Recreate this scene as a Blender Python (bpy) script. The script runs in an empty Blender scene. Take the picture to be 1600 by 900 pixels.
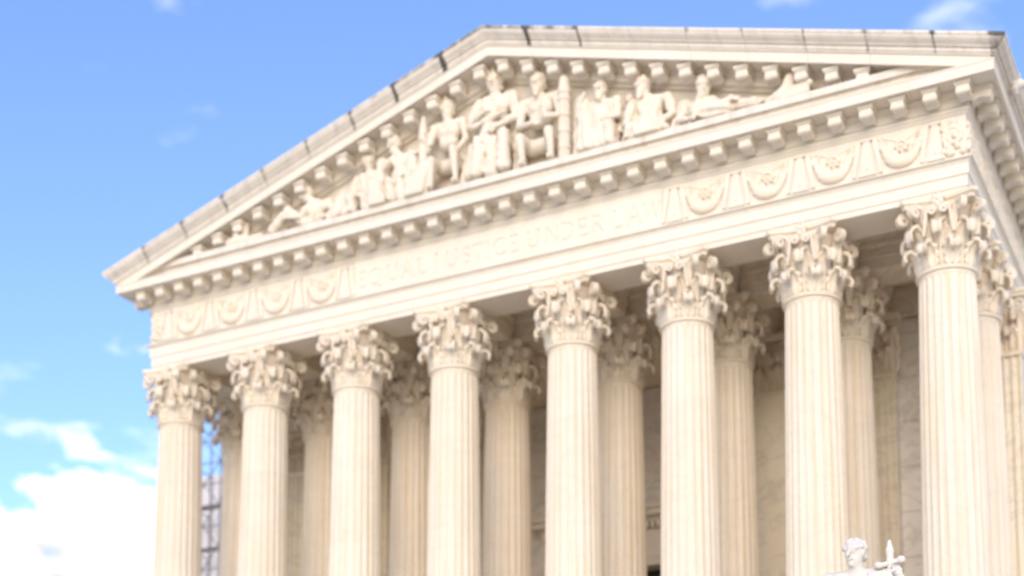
import bpy, math, random
import numpy as np
from mathutils import Vector, Matrix
random.seed(7); rng = np.random.default_rng(7)
scn = bpy.context.scene
PI = math.pi

# ------------------------------------------------------------------ camera, sky, sun, exposure
cam_d = bpy.data.cameras.new('camera'); cam = bpy.data.objects.new('camera', cam_d)
scn.collection.objects.link(cam); scn.camera = cam
cam.location = (19.84, -37.64, 1.586)
cam.rotation_euler = (PI/2 + 0.11003, 0, 0.48538)
cam_d.sensor_width = 36; cam_d.lens = 51.488; cam_d.shift_y = 0.4501
cam_d.clip_start = 0.1; cam_d.clip_end = 6000
cam_d.dof.use_dof = True; cam_d.dof.focus_distance = 24.0; cam_d.dof.aperture_fstop = 0.37

SUN_ELEV, SUN_AZ = math.radians(20), math.radians(20)     # azimuth measured from straight in front (-Y) towards +X
sun_dir = Vector((math.sin(SUN_AZ)*math.cos(SUN_ELEV), -math.cos(SUN_AZ)*math.cos(SUN_ELEV), math.sin(SUN_ELEV)))
sd = bpy.data.lights.new('sun', 'SUN'); sun = bpy.data.objects.new('sun', sd); scn.collection.objects.link(sun)
sd.energy = 0.74; sd.angle = math.radians(45); sd.color = (1.0, 0.86, 0.66)
sun.rotation_euler = (-sun_dir).to_track_quat('-Z', 'Y').to_euler()

world = bpy.data.worlds.new('World'); scn.world = world; world.use_nodes = True
wn, wl = world.node_tree.nodes, world.node_tree.links
wn.clear()
def N(nodes, t, **kw):
    n = nodes.new(t)
    for k, v in kw.items(): setattr(n, k, v)
    return n
out = N(wn, 'ShaderNodeOutputWorld'); bg = N(wn, 'ShaderNodeBackground'); sky = N(wn, 'ShaderNodeTexSky')
sky.sky_type = 'NISHITA'; sky.sun_disc = False; sky.sun_elevation = SUN_ELEV
sky.sun_rotation = PI + SUN_AZ*-1
sky.air_density = 1.0; sky.dust_density = 1.0; sky.ozone_density = 4.6
SKY_STRENGTH = 0.123
bg.inputs['Strength'].default_value = SKY_STRENGTH
tc = N(wn, 'ShaderNodeTexCoord'); sep = N(wn, 'ShaderNodeSeparateXYZ'); wl.new(tc.outputs['Generated'], sep.inputs[0])
def mth(op, a, b=None, c=None, clamp=False):
    n = N(wn, 'ShaderNodeMath', operation=op); n.use_clamp = clamp
    for i, v in enumerate((a, b, c)):
        if v is None: continue
        if isinstance(v, (int, float)): n.inputs[i].default_value = v
        else: wl.new(v, n.inputs[i])
    return n.outputs[0]
def wnoise(scale, detail, rough, off, vec=None, stretch=(1, 1, 1)):
    mp = N(wn, 'ShaderNodeMapping'); wl.new(tc.outputs['Generated'], mp.inputs[0])
    mp.inputs['Location'].default_value = off; mp.inputs['Scale'].default_value = stretch
    n = N(wn, 'ShaderNodeTexNoise'); n.inputs['Scale'].default_value = scale; n.inputs['Detail'].default_value = detail
    n.inputs['Roughness'].default_value = rough; wl.new(mp.outputs[0], n.inputs['Vector'])
    return n.outputs['Fac']
# a bank of cumulus all round the horizon, puffs above it, thin wisps high up
n1 = wnoise(8.5, 8, 0.58, (4.24, 17.28, 5.81), stretch=(1, 1, 1.7))
bank = mth('ADD', mth('MULTIPLY', n1, 0.30), mth('SUBTRACT', 0.116, sep.outputs['Z']))
bank = mth('MULTIPLY', bank, 32.0, clamp=True)
n2 = wnoise(9.0, 6, 0.55, (5.64, 7.26, 7.06), stretch=(1, 1, 2.4))
puff = mth('MULTIPLY', mth('SUBTRACT', mth('SUBTRACT', n2, mth('MULTIPLY', sep.outputs['Z'], 0.45)), 0.475), 7.0, clamp=True)
n3 = wnoise(5.0, 8, 0.62, (17.67, 10.81, 12.16), stretch=(1.0, 1.0, 2.8))
wisp = mth('MULTIPLY', mth('SUBTRACT', n3, 0.60), 3.0, clamp=True)
wisp = mth('MULTIPLY', wisp, 0.6)
cm = mth('MAXIMUM', mth('MAXIMUM', bank, puff), wisp)
ncol = wnoise(11.0, 5, 0.5, (1, 2, 3), stretch=(1, 1, 1.6))
crng = N(wn, 'ShaderNodeMapRange'); crng.inputs[1].default_value = 0.30; crng.inputs[2].default_value = 0.62; wl.new(ncol, crng.inputs[0])
mixc = N(wn, 'ShaderNodeMix', data_type='RGBA'); wl.new(crng.outputs[0], mixc.inputs[0])
mixc.inputs[6].default_value = (2.1, 2.18, 2.3, 1); mixc.inputs[7].default_value = (10.8, 10.0, 8.6, 1)
mix = N(wn, 'ShaderNodeMix', data_type='RGBA'); wl.new(cm, mix.inputs[0])
wbal = N(wn, 'ShaderNodeMix', data_type='RGBA', blend_type='MULTIPLY'); wbal.inputs[0].default_value = 1.0
wbal.inputs[7].default_value = (1.06, 0.945, 1.0, 1); wl.new(sky.outputs[0], wbal.inputs[6]); wl.new(wbal.outputs[2], mix.inputs[6]); wl.new(mixc.outputs[2], mix.inputs[7])
wl.new(mix.outputs[2], bg.inputs['Color']); wl.new(bg.outputs[0], out.inputs[0])

vs = scn.view_settings; vs.view_transform = 'Standard'; vs.look = 'None'; vs.gamma = 1.0; vs.exposure = 1.4
vs.use_curve_mapping = False
scn.cycles.max_bounces = 12; scn.cycles.diffuse_bounces = 10

# ------------------------------------------------------------------ materials
POD_ = 5.2
def marble(name, base, tint, vein=None, streak=(5, 5, 0.22), streak_amt=0.5, vein_amt=0.0, rough=0.55, bump=0.15, grime=False, drums=False):
    m = bpy.data.materials.new(name); m.use_nodes = True
    n, l = m.node_tree.nodes, m.node_tree.links; n.clear()
    o = N(n, 'ShaderNodeOutputMaterial'); b = N(n, 'ShaderNodeBsdfPrincipled'); l.new(b.outputs[0], o.inputs[0])
    b.inputs['Roughness'].default_value = rough; b.inputs['Specular IOR Level'].default_value = 0.3
    g = N(n, 'ShaderNodeNewGeometry')
    def noise(scale, detail, rgh, stretch, dist=0.0):
        mp = N(n, 'ShaderNodeMapping'); l.new(g.outputs['Position'], mp.inputs[0]); mp.inputs['Scale'].default_value = stretch
        t = N(n, 'ShaderNodeTexNoise'); t.inputs['Scale'].default_value = scale; t.inputs['Detail'].default_value = detail
        t.inputs['Roughness'].default_value = rgh; t.inputs['Distortion'].default_value = dist
        l.new(mp.outputs[0], t.inputs['Vector']); return t.outputs['Fac']
    def ramp(v, a, c):
        r = N(n, 'ShaderNodeMapRange'); r.inputs[1].default_value = a; r.inputs[2].default_value = c; l.new(v, r.inputs[0]); return r.outputs[0]
    def mixc(f, a, c):
        x = N(n, 'ShaderNodeMix', data_type='RGBA')
        if isinstance(f, float): x.inputs[0].default_value = f
        else: l.new(f, x.inputs[0])
        for i, v in ((6, a), (7, c)):
            if isinstance(v, tuple): x.inputs[i].default_value = (*v, 1)
            else: l.new(v, x.inputs[i])
        return x.outputs[2]
    def mul(a, k):
        x = N(n, 'ShaderNodeMath', operation='MULTIPLY'); l.new(a, x.inputs[0])
        if isinstance(k, (int, float)): x.inputs[1].default_value = k
        else: l.new(k, x.inputs[1])
        return x.outputs[0]
    s = ramp(noise(1.0, 5, 0.6, streak), 0.42, 0.68)
    col = mixc(mul(s, streak_amt), base, tint)
    blot = ramp(noise(0.35, 4, 0.6, (1, 1, 1)), 0.38, 0.66)
    col = mixc(mul(blot, 0.35), col, tuple(c*0.87 for c in base))
    if vein_amt:
        v = N(n, 'ShaderNodeMath', operation='ABSOLUTE'); sb = N(n, 'ShaderNodeMath', operation='SUBTRACT'); sb.inputs[1].default_value = 0.5
        l.new(noise(0.55, 7, 0.6, (1, 1, 1.8), 1.2), sb.inputs[0]); l.new(sb.outputs[0], v.inputs[0])
        vf = ramp(v.outputs[0], 0.035, 0.0)
        col = mixc(mul(vf, vein_amt), col, vein or (0.36, 0.34, 0.33))
    oi = N(n, 'ShaderNodeObjectInfo')
    if drums:
        sp = N(n, 'ShaderNodeSeparateXYZ'); l.new(g.outputs['Position'], sp.inputs[0]); acc = mul(oi.outputs['Random'], 37.0)
        for zj in (POD_+0.85+3.4, POD_+0.85+6.9, POD_+0.85+9.7):
            gt = N(n, 'ShaderNodeMath', operation='GREATER_THAN'); l.new(sp.outputs['Z'], gt.inputs[0]); gt.inputs[1].default_value = zj
            ad = N(n, 'ShaderNodeMath', operation='ADD'); l.new(acc, ad.inputs[0]); l.new(gt.outputs[0], ad.inputs[1]); acc = ad.outputs[0]
        wnz = N(n, 'ShaderNodeTexWhiteNoise', noise_dimensions='1D'); l.new(acc, wnz.inputs['W'])
        col = mixc(mul(wnz.outputs['Value'], 0.22), col, (0.60, 0.50, 0.38))
    col = mixc(mul(oi.outputs['Random'], 0.10), col, tuple(c*0.72 for c in tint))
    if grime:
        at = N(n, 'ShaderNodeAttribute'); at.attribute_name = 'soil'
        sc = N(n, 'ShaderNodeSeparateColor'); l.new(oi.outputs['Color'], sc.inputs[0])
        gn = noise(2.2, 6, 0.65, (1.6, 1.6, 0.7))
        # soil collects at the joints and on the top fillet; strength differs from block to block
        a1 = N(n, 'ShaderNodeMath', operation='MULTIPLY_ADD'); l.new(at.outputs['Fac'], a1.inputs[0]); l.new(sc.outputs[0], a1.inputs[1]); l.new(gn, a1.inputs[2])
        gf = ramp(a1.outputs[0], 0.74, 1.08)
        col = mixc(mul(gf, 0.9), col, (0.045, 0.04, 0.036))
        st = ramp(noise(1.0, 5, 0.62, (3.2, 3.2, 0.45)), 0.50, 0.72)
        col = mixc(mul(st, 0.36), col, (0.33, 0.29, 0.235))
    l.new(col, b.inputs['Base Color'])
    bp = N(n, 'ShaderNodeBump'); bp.inputs['Strength'].default_value = bump; bp.inputs['Distance'].default_value = 0.02
    l.new(noise(9.0, 5, 0.65, (1, 1, 1)), bp.inputs['Height']); l.new(bp.outputs[0], b.inputs['Normal'])
    return m
def plain(name, col, rough=0.6, metal=0.0, bump=0.0, vary=0.25, scale=3.0):
    m = bpy.data.materials.new(name); m.use_nodes = True
    n, l = m.node_tree.nodes, m.node_tree.links; b = n['Principled BSDF']
    b.inputs['Roughness'].default_value = rough; b.inputs['Metallic'].default_value = metal
    g = N(n, 'ShaderNodeNewGeometry'); t = N(n, 'ShaderNodeTexNoise'); t.inputs['Scale'].default_value = scale; t.inputs['Detail'].default_value = 5
    l.new(g.outputs['Position'], t.inputs['Vector'])
    x = N(n, 'ShaderNodeMix', data_type='RGBA'); l.new(t.outputs['Fac'], x.inputs[0])
    x.inputs[6].default_value = (*[c*(1-vary) for c in col], 1); x.inputs[7].default_value = (*[min(1, c*(1+vary*0.6)) for c in col], 1)
    l.new(x.outputs[2], b.inputs['Base Color'])
    if bump:
        bp = N(n, 'ShaderNodeBump'); bp.inputs['Strength'].default_value = bump; bp.inputs['Distance'].default_value = 0.02
        l.new(t.outputs['Fac'], bp.inputs['Height']); l.new(bp.outputs[0], b.inputs['Normal'])
    return m
M_COL = marble('column_marble', (0.78, 0.705, 0.575), (0.73, 0.605, 0.42), streak=(6, 6, 0.25), streak_amt=1.0, vein_amt=0.12, bump=0.12, drums=True)
M_ENT = marble('entablature_marble', (0.77, 0.705, 0.59), (0.73, 0.635, 0.47), streak=(0.7, 0.7, 1.2), streak_amt=0.4, vein_amt=0.10)
M_SIM = marble('weathered_cornice_marble', (0.75, 0.69, 0.595), (0.64, 0.565, 0.45), streak=(2.5, 2.5, 0.5), streak_amt=0.5, grime=True, bump=0.3)
M_CAP = marble('capital_marble', (0.78, 0.70, 0.565), (0.73, 0.59, 0.41), streak=(2, 2, 2), streak_amt=0.5, bump=0.3)
M_IN = marble('inner_marble', (0.80, 0.725, 0.58), (0.73, 0.62, 0.43), streak=(1.5, 1.5, 0.5), streak_amt=0.6, vein_amt=0.35)
M_WALL = marble('ashlar_marble', (0.80, 0.745, 0.665), (0.74, 0.645, 0.52), streak=(1.0, 1.0, 0.8), streak_amt=0.5, vein_amt=0.4)
M_SCU = marble('sculpture_marble', (0.77, 0.695, 0.565), (0.71, 0.59, 0.43), streak=(1.5, 1.5, 0.8), streak_amt=0.5, bump=0.35)
M_STA = marble('statue_marble', (0.72, 0.68, 0.605), (0.58, 0.52, 0.44), streak=(2, 2, 1), streak_amt=0.3, bump=0.1)
M_PAV = marble('paving_marble', (0.77, 0.70, 0.58), (0.69, 0.60, 0.46), streak=(0.3, 0.3, 0.3), streak_amt=0.5)
M_ROOF = plain('roof_metal', (0.32, 0.31, 0.29), 0.7)
M_BRZ = plain('dark_bronze', (0.045, 0.035, 0.025), 0.45, 0.6)
M_STEEL = plain('galvanised_steel', (0.27, 0.27, 0.28), 0.5, 0.0)
M_PLANK = plain('scaffold_plank', (0.34, 0.29, 0.24), 0.8)
M_NET = plain('white_sheeting', (0.78, 0.75, 0.74), 0.6, 0, 0.5, 0.10, 1.2)

# ------------------------------------------------------------------ helpers
COLL = scn.collection
def link(name, me, mat=None, parent=None, loc=None, rotz=0.0):
    o = bpy.data.objects.new(name, me); COLL.objects.link(o)
    if me is not None and mat is not None and not me.materials: me.materials.append(mat)
    if parent is not None: o.parent = parent
    if loc is not None: o.location = loc
    if rotz: o.rotation_euler = (0, 0, rotz)
    return o
def mk(name, V, F, smooth=False):
    me = bpy.data.meshes.new(name); me.from_pydata([tuple(v) for v in V], [], [tuple(f) for f in F])
    me.validate(); me.update()
    import bmesh
    bm = bmesh.new(); bm.from_mesh(me); bmesh.ops.recalc_face_normals(bm, faces=bm.faces); bm.to_mesh(me); bm.free()
    if smooth: me.polygons.foreach_set('use_smooth', [True]*len(me.polygons))
    return me
class MB:
    def __init__(s): s.V = []; s.F = []
    def add(s, V, F):
        k = len(s.V); s.V += [tuple(v) for v in V]; s.F += [tuple(i+k for i in f) for f in F]; return s
    def box(s, x0, x1, y0, y1, z0, z1):
        V = [(x, y, z) for z in (z0, z1) for y in (y0, y1) for x in (x0, x1)]
        return s.add(V, [(0, 2, 3, 1), (4, 5, 7, 6), (0, 1, 5, 4), (2, 6, 7, 3), (0, 4, 6, 2), (1, 3, 7, 5)])
    def bbox(s, x0, x1, y0, y1, z0, z1, b=0.02):
        # box with chamfered vertical-face edges (front -Y side)
        V = [(x0, y1, z0), (x1, y1, z0), (x1, y1, z1), (x0, y1, z1), (x0, y0+b, z0), (x1, y0+b, z0), (x1, y0+b, z1), (x0, y0+b, z1),
             (x0+b, y0, z0+b), (x1-b, y0, z0+b), (x1-b, y0, z1-b), (x0+b, y0, z1-b)]
        F = [(0, 3, 2, 1), (0, 1, 5, 4), (1, 2, 6, 5), (2, 3, 7, 6), (3, 0, 4, 7), (4, 5, 9, 8), (5, 6, 10, 9), (6, 7, 11, 10), (7, 4, 8, 11), (8, 9, 10, 11)]
        return s.add(V, F)
    def tube(s, a, b, r, n=6):
        a, b = Vector(a), Vector(b); d = (b-a).normalized(); u = d.orthogonal().normalized(); w = d.cross(u)
        V = [p + r*(math.cos(2*PI*i/n)*u + math.sin(2*PI*i/n)*w) for p in (a, b) for i in range(n)]
        F = [(i, (i+1) % n, n+(i+1) % n, n+i) for i in range(n)] + [tuple(range(n))[::-1], tuple(range(n, 2*n))]
        return s.add(V, F)
    def lathe(s, prof, n=48, c=(0, 0)):
        V = [(c[0]+r*math.cos(2*PI*i/n), c[1]+r*math.sin(2*PI*i/n), z) for r, z in prof for i in range(n)]
        F = [(k*n+i, k*n+(i+1) % n, (k+1)*n+(i+1) % n, (k+1)*n+i) for k in range(len(prof)-1) for i in range(n)]
        F += [tuple(range(n))[::-1], tuple(range((len(prof)-1)*n, len(prof)*n))]
        return s.add(V, F)
    def build(s, name, smooth=False): return mk(name, s.V, s.F, smooth)
def obj(name, mb, mat, parent=None, smooth=False, **kw):
    return link(name, mb.build(name, smooth), mat, parent, **kw)
def tag(o, label=None, cat=None, group=None, kind=None):
    for k, v in (('label', label), ('category', cat), ('group', group), ('kind', kind)):
        if v: o[k] = v
    return o
def catmull(P, n):
    P = [np.array(p, float) for p in P]; out_ = []
    Q = [2*P[0]-P[1]] + P + [2*P[-1]-P[-2]]
    for i in range(len(P)-1):
        a, b, c, d = Q[i:i+4]
        for k in range(n):
            t = k/n; out_.append(0.5*((2*b)+(c-a)*t+(2*a-5*b+4*c-d)*t*t+(3*b-a-3*c+d)*t**3))
    out_.append(P[-1]); return out_

# signed-distance sculpting: round cones blended together and skinned with surface nets
class Sculpt:
    def __init__(s, res): s.res = res; s.P = []
    def cone(s, a, b, ra, rb=None, k=0.06, pleat=None, neg=False):
        s.P.append((np.array(a, float), np.array(b, float), ra, ra if rb is None else rb, k, pleat, neg)); return s
    def ball(s, c, r, k=0.05, neg=False): return s.cone(c, c, r, r, k, None, neg)
    def mesh(s, name, wave=0.0, wfreq=9.0, floor=None, front=None):
        res = s.res
        lo = np.min([np.minimum(p[0], p[1])-max(p[2], p[3]) for p in s.P if not p[6]], 0)-3*res-0.06
        hi = np.max([np.maximum(p[0], p[1])+max(p[2], p[3]) for p in s.P if not p[6]], 0)+3*res+0.06
        n = np.ceil((hi-lo)/res).astype(int)+1
        F = np.full(n, 1.0, np.float32); ax = [lo[i]+res*np.arange(n[i]) for i in range(3)]
        for a, b, ra, rb, k, pl, neg in s.P:
            rm = max(ra, rb)+k*1.5+0.12+(pl[1] if pl else 0)
            i0 = np.maximum(0, ((np.minimum(a, b)-rm-lo)/res).astype(int)); i1 = np.minimum(n, ((np.maximum(a, b)+rm-lo)/res).astype(int)+2)
            sl = tuple(slice(i0[i], i1[i]) for i in range(3))
            X, Y, Z = np.meshgrid(*[ax[i][sl[i]] for i in range(3)], indexing='ij')
            d = b-a; L2 = float(d@d)
            px, py, pz = X-a[0], Y-a[1], Z-a[2]
            t = np.clip((px*d[0]+py*d[1]+pz*d[2])/L2, 0, 1) if L2 > 1e-9 else 0.0*px
            qx, qy, qz = px-t*d[0], py-t*d[1], pz-t*d[2]
            dist = np.sqrt(qx*qx+qy*qy+qz*qz)
            R = ra+(rb-ra)*t
            if pl:
                dn = Vector(d).normalized(); u = np.array(dn.orthogonal().normalized()); w = np.cross(np.array(dn), u)
                th = np.arctan2(qx*w[0]+qy*w[1]+qz*w[2], qx*u[0]+qy*u[1]+qz*u[2])
                R = R+pl[1]*np.sin(pl[0]*th+pl[2]+2.2*t)*(0.35+0.65*t)
            D = (dist-R).astype(np.float32); G = F[sl]
            if neg:
                h = np.clip(0.5-0.5*(G+D)/k, 0, 1); F[sl] = G*(1-h)+(-D)*h+k*h*(1-h)
            else:
                h = np.clip(0.5+0.5*(G-D)/k, 0, 1); F[sl] = G*(1-h)+D*h-k*h*(1-h)
        if wave:
            X, Y, Z = np.meshgrid(*ax, indexing='ij')
            F += (wave*np.sin(wfreq*(X+0.6*Z)+2.3*np.sin(2.1*Z+X*1.3))*np.sin(wfreq*0.7*(Z*0.8-X*0.5)+1.7*Y)).astype(np.float32)
        if floor is not None: F = np.maximum(F, (floor-ax[2])[None, None, :].astype(np.float32))
        if front is not None: F = np.maximum(F, (front-ax[1])[None, :, None].astype(np.float32))
        V, Q = surface_nets(F); V = lo+V*res
        me = bpy.data.meshes.new(name)
        me.from_pydata(V.tolist(), [], Q.tolist()); me.update()
        me.polygons.foreach_set('use_smooth', [True]*len(me.polygons))
        return me
def surface_nets(F):
    S = F < 0; c = [slice(0, -1), slice(1, None)]
    cnt = sum(S[c[i], c[j], c[k]].astype(np.int8) for i in (0, 1) for j in (0, 1) for k in (0, 1))
    act = (cnt > 0) & (cnt < 8); idx = -np.ones(act.shape, int); I = np.argwhere(act); idx[tuple(I.T)] = np.arange(len(I))
    acc = np.zeros((len(I), 3)); num = np.zeros(len(I))
    corners = [(i, j, k) for i in (0, 1) for j in (0, 1) for k in (0, 1)]
    for a in corners:
        for axx in range(3):
            if a[axx]: continue
            b = list(a); b[axx] = 1; b = tuple(b)
            fa = F[tuple((I+a).T)]; fb = F[tuple((I+b).T)]; m = (fa < 0) != (fb < 0)
            t = np.where(m, fa/np.where(fa == fb, 1, fa-fb), 0); p = np.array(a, float)[None]+t[:, None]*np.eye(3)[axx][None]
            acc[m] += p[m]; num[m] += 1
    V = I+acc/num[:, None]; Q = []
    for axx in range(3):
        sl0 = [slice(1, -1)]*3; sl1 = [slice(1, -1)]*3; sl0[axx] = slice(0, -1); sl1[axx] = slice(1, None)
        A, B = S[tuple(sl0)], S[tuple(sl1)]; E = np.argwhere(A != B)
        off = np.ones(3, int); off[axx] = 0; E2 = E+off; inside = A[tuple(E.T)]
        u, v = (axx+1) % 3, (axx+2) % 3
        def cell(du, dv):
            q = E2.copy(); q[:, u] -= du; q[:, v] -= dv; return idx[tuple(q.T)]
        q = np.stack([cell(1, 1), cell(0, 1), cell(0, 0), cell(1, 0)], 1)
        q[~inside] = q[~inside][:, ::-1]; Q.append(q)
    return V, np.concatenate(Q)

# ------------------------------------------------------------------ dimensions (metres)
ZA = 18.0                      # astragal of the columns
COLX = [-12.802, -9.202, -5.602, -2.002, 2.002, 5.602, 9.202, 12.802]
E0 = 12.802
ROW2 = 3.43; PILY = 6.25
ZS, ZT = 19.85, 20.745         # architrave soffit, taenia top
ZF = 22.07                     # frieze top
ZC0, ZC1 = 22.446, 22.741      # corona bottom / top
PTIP = 1.953; ZTIP = 23.137; ZAP = 27.70
SLOPE = (ZAP-ZTIP)/(E0+PTIP)
YB = 34.0                      # back of the block
POD = 5.2                      # floor of the portico

# ------------------------------------------------------------------ ground
g = MB().add([(-3000, -3000, 0), (3000, -3000, 0), (3000, 3000, 0), (-3000, 3000, 0)], [(0, 1, 2, 3)])
tag(obj('ground', g, M_PAV), kind='structure')

# ------------------------------------------------------------------ the building
B = link('courthouse_building', None)
tag(B, 'white marble courthouse with eight-column portico and sculpted triangular pediment', 'building')

# podium and stairs
mb = MB().box(-16.5, 16.5, -2.3, YB, 0.0, POD-0.6).box(-15.2, 15.2, -1.6, YB, POD-0.6, POD)
obj('podium', mb, M_ENT, B)
st = MB(); ns = 28
for i in range(ns):
    st.box(-11.0, 11.0, -2.32-0.34*(i+1), -2.32-0.34*i, 0.0, (POD-0.6)*(1-(i+1)/(ns+1)))
obj('front_stairs', st, M_PAV, B)

# ---- columns
def shaft_mesh():
    NF, per = 24, 8; n = NF*per
    z0, z1 = POD+0.85, ZA-0.09
    def rad(z):
        t = (z-z0)/(z1-z0); return 0.865-0.145*(0.35*t+0.65*t*t)
    levels = [(z0-0.14, 0), (z0, 0), (z0+0.06, .6), (z0+0.16, 1)]
    jz = [z0+3.4, z0+6.9, z0+9.7]
    for z in (1.6, 3.386, 3.394, 3.402, 3.41, 5.2, 6.886, 6.894, 6.902, 6.91, 8.2, 9.686, 9.694, 9.702, 9.71, 10.9): levels.append((z0+z, 1))
    levels += [(z1-0.24, 1), (z1-0.15, .85), (z1-0.10, .5), (z1-0.07, 0), (z1, 0)]
    V = []; F = []
    for z, d in levels:
        r = rad(min(max(z, z0), z1))
        groove = any(abs(z-(j-0.0)) < 0.005 for j in (z0+3.394, z0+3.402, z0+6.894, z0+6.902, z0+9.694, z0+9.702))
        for i in range(n):
            f = (i % per)/per; x = (f-0.5)/0.42
            dep = 0.040*math.sqrt(max(0, 1-x*x)) if abs(x) < 1 else 0.0
            rr = r-dep*d-(0.006 if groove else 0)
            a = 2*PI*i/n; V.append((rr*math.cos(a), rr*math.sin(a), z))
    for k in range(len(levels)-1):
        F += [(k*n+i, k*n+(i+1) % n, (k+1)*n+(i+1) % n, (k+1)*n+i) for i in range(n)]
    F += [tuple(range(n))[::-1], tuple(range((len(levels)-1)*n, len(levels)*n))]
    return mk('column', V, F)
def arc(cr, cz, r, a0, a1, n): return [(cr+r*math.cos(math.radians(a0+(a1-a0)*i/n)), cz+r*math.sin(math.radians(a0+(a1-a0)*i/n))) for i in range(n+1)]
def base_mesh():
    prof = [(1.0, 0.28)] + arc(1.0, 0.40, 0.115, -90, 90, 8) + [(0.98, 0.53)] + arc(1.0, 0.60, 0.09, 250, 110, 6)[1:] + [(0.95, 0.69)] + arc(0.95, 0.765, 0.07, -90, 90, 6) + [(0.9, 0.85)]
    mb = MB().lathe([(r, z+POD) for r, z in prof], 48); mb.box(-1.16, 1.16, -1.16, 1.16, POD, POD+0.28); return mb.build('base')
def bell_mesh():
    prof = [(0.735, ZA-0.095)] + [(0.745+0.055*math.cos(t), ZA-0.035+0.055*math.sin(t)) for t in np.linspace(-PI/2, PI/2, 8)] + [(0.72, ZA+0.03), (0.66, ZA+0.06), (0.65, ZA+0.9), (0.72, ZA+1.25), (0.84, ZA+1.5), (0.90, ZA+1.58), (0.90, ZA+1.63), (0.70, ZA+1.63)]
    return MB().lathe(prof, 48).build('bell', True)
def leaf_mesh(name, H, W, out_, R=0.71, flat=False):
    cl = catmull([(0.0, 0.0), (0.03, H*0.33), (0.05, H*0.62), (0.08+out_*0.22, H*0.86), (0.05+out_*0.68, H*0.985), (0.05+out_, H*0.93), (0.03+out_*1.08, H*0.80), (0.02+out_*1.0, H*0.74)], 4)
    m = len(cl)-1; nt = 9; Vf = []; Vb = []
    for i, (r, z) in enumerate(cl):
        s = i/m
        lob = 0.74+0.26*abs(math.sin(PI*3.5*min(s/0.62, 1.0)))
        w = W*(0.82+0.35*math.sin(PI*min(1, s/0.75)*0.9))*lob
        if s > 0.40: w *= max(0.52, 1-(s-0.40)*1.5)
        if s > 0.88: w *= 1-(s-0.88)*2.2
        # outward normal of the centre line, for the thickness
        p0 = cl[max(0, i-1)]; p1 = cl[min(m, i+1)]; tx, tz = p1[0]-p0[0], p1[1]-p0[1]; q = math.hypot(tx, tz) or 1; nr, nz = tz/q, -tx/q
        for j in range(nt):
            t = -1+2*j/(nt-1)
            rel = 0.034*math.exp(-(t*5)**2)+(0.045 if s < 0.5 else 0.020)*math.cos(t*PI*2.6)-0.05*t*t*(0.3+s)
            for lst, th in ((Vf, rel), (Vb, rel-0.05-0.03*s)):
                rr = R+r+nr*th; zz = z+nz*th
                if flat: lst.append((t*w*0.5, -(rr-R), zz))
                else:
                    a = t*w*0.5/(R+0.9*r); lst.append((rr*math.sin(a), -rr*math.cos(a), zz))
    V = Vf+Vb; K = len(Vf); F = []
    for i in range(m):
        for j in range(nt-1):
            a = i*nt+j; F += [(a, a+1, a+nt+1, a+nt), (K+a, K+a+nt, K+a+nt+1, K+a+1)]
        F += [(i*nt, i*nt+nt, K+i*nt+nt, K+i*nt), (i*nt+nt-1, K+i*nt+nt-1, K+i*nt+2*nt-1, i*nt+2*nt-1)]
    F += [tuple(range(nt))+tuple(range(K+nt-1, K-1, -1)), tuple(range(m*nt, m*nt+nt))[::-1]+tuple(range(K+m*nt, K+m*nt+nt))]
    return mk(name, V, F, True)
def ribbon(mb, path, wid, th):
    # path: 3D points, ribbon cross-section is wid (horizontal, across the curl) by th (in the plane of the curl)
    K = len(path); V = []
    for i, p in enumerate(path):
        p = Vector(p); t = (Vector(path[min(K-1, i+1)])-Vector(path[max(0, i-1)])).normalized()
        side = mb_side.normalized(); nrm = side.cross(t).normalized()
        w = wid*(1-0.25*i/K)
        V += [p+side*w/2+nrm*th/2, p-side*w/2+nrm*th/2, p-side*w/2-nrm*th/2, p+side*w/2-nrm*th/2]
    F = []
    for i in range(K-1):
        for j in range(4): F.append((4*i+j, 4*i+(j+1) % 4, 4*i+4+(j+1) % 4, 4*i+4+j))
    F += [(0, 1, 2, 3)[::-1], tuple(4*K-4+j for j in range(4))]
    mb.add(V, F)
def curl(r0, z0, r1, z1, rad, turns=1.6, n=30):
    # stem from (r0,z0) sweeping out to the top of a spiral of radius rad centred at (r1,z1)
    pts = [(r0, z0), (r0+0.05, z0+(z1-z0)*0.45), (r0+(r1-r0)*0.45, z1+rad*0.35), ]
    sp = [(r1+rad*(1-0.78*i/n)*math.cos(PI*0.60-2*PI*turns*i/n), z1+rad*(1-0.78*i/n)*math.sin(PI*0.60-2*PI*turns*i/n)) for i in range(n+1)]
    return [tuple(p) for p in catmull(pts+[sp[0]], 4)]+sp[1:]
mb_side = Vector((1, 0, 0))
def volute_mesh():
    global mb_side
    mb = MB()
    for s in (-1, 1):
        a = s*0.20; mb_side = Vector((math.cos(a), math.sin(a), 0))
        d = Vector((-math.sin(a)*-1, -math.cos(a), 0)); d = Vector((math.sin(a), -math.cos(a), 0))
        path = [Vector((s*0.17*(1-min(1, i/12)), 0, ZA+z)) + d*r + Vector((s*0.035, 0, 0)) for i, (r, z) in enumerate(curl(0.74, 0.72, 1.13, 1.46, 0.16))]
        ribbon(mb, path, 0.17, 0.075)
    return mb.build('volute')
def helix_mesh():
    global mb_side
    mb = MB()
    for s in (-1, 1):
        mb_side = Vector((0, -1, 0))
        path = [Vector((s*(0.40-x), -0.86-0.05*min(1, i/14), ZA+z)) for i, (x, z) in enumerate(curl(0.02, 0.80, 0.24, 1.44, 0.11, 1.3, 22))]
        ribbon(mb, path, 0.13, 0.06)
    return mb.build('helix')
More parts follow.
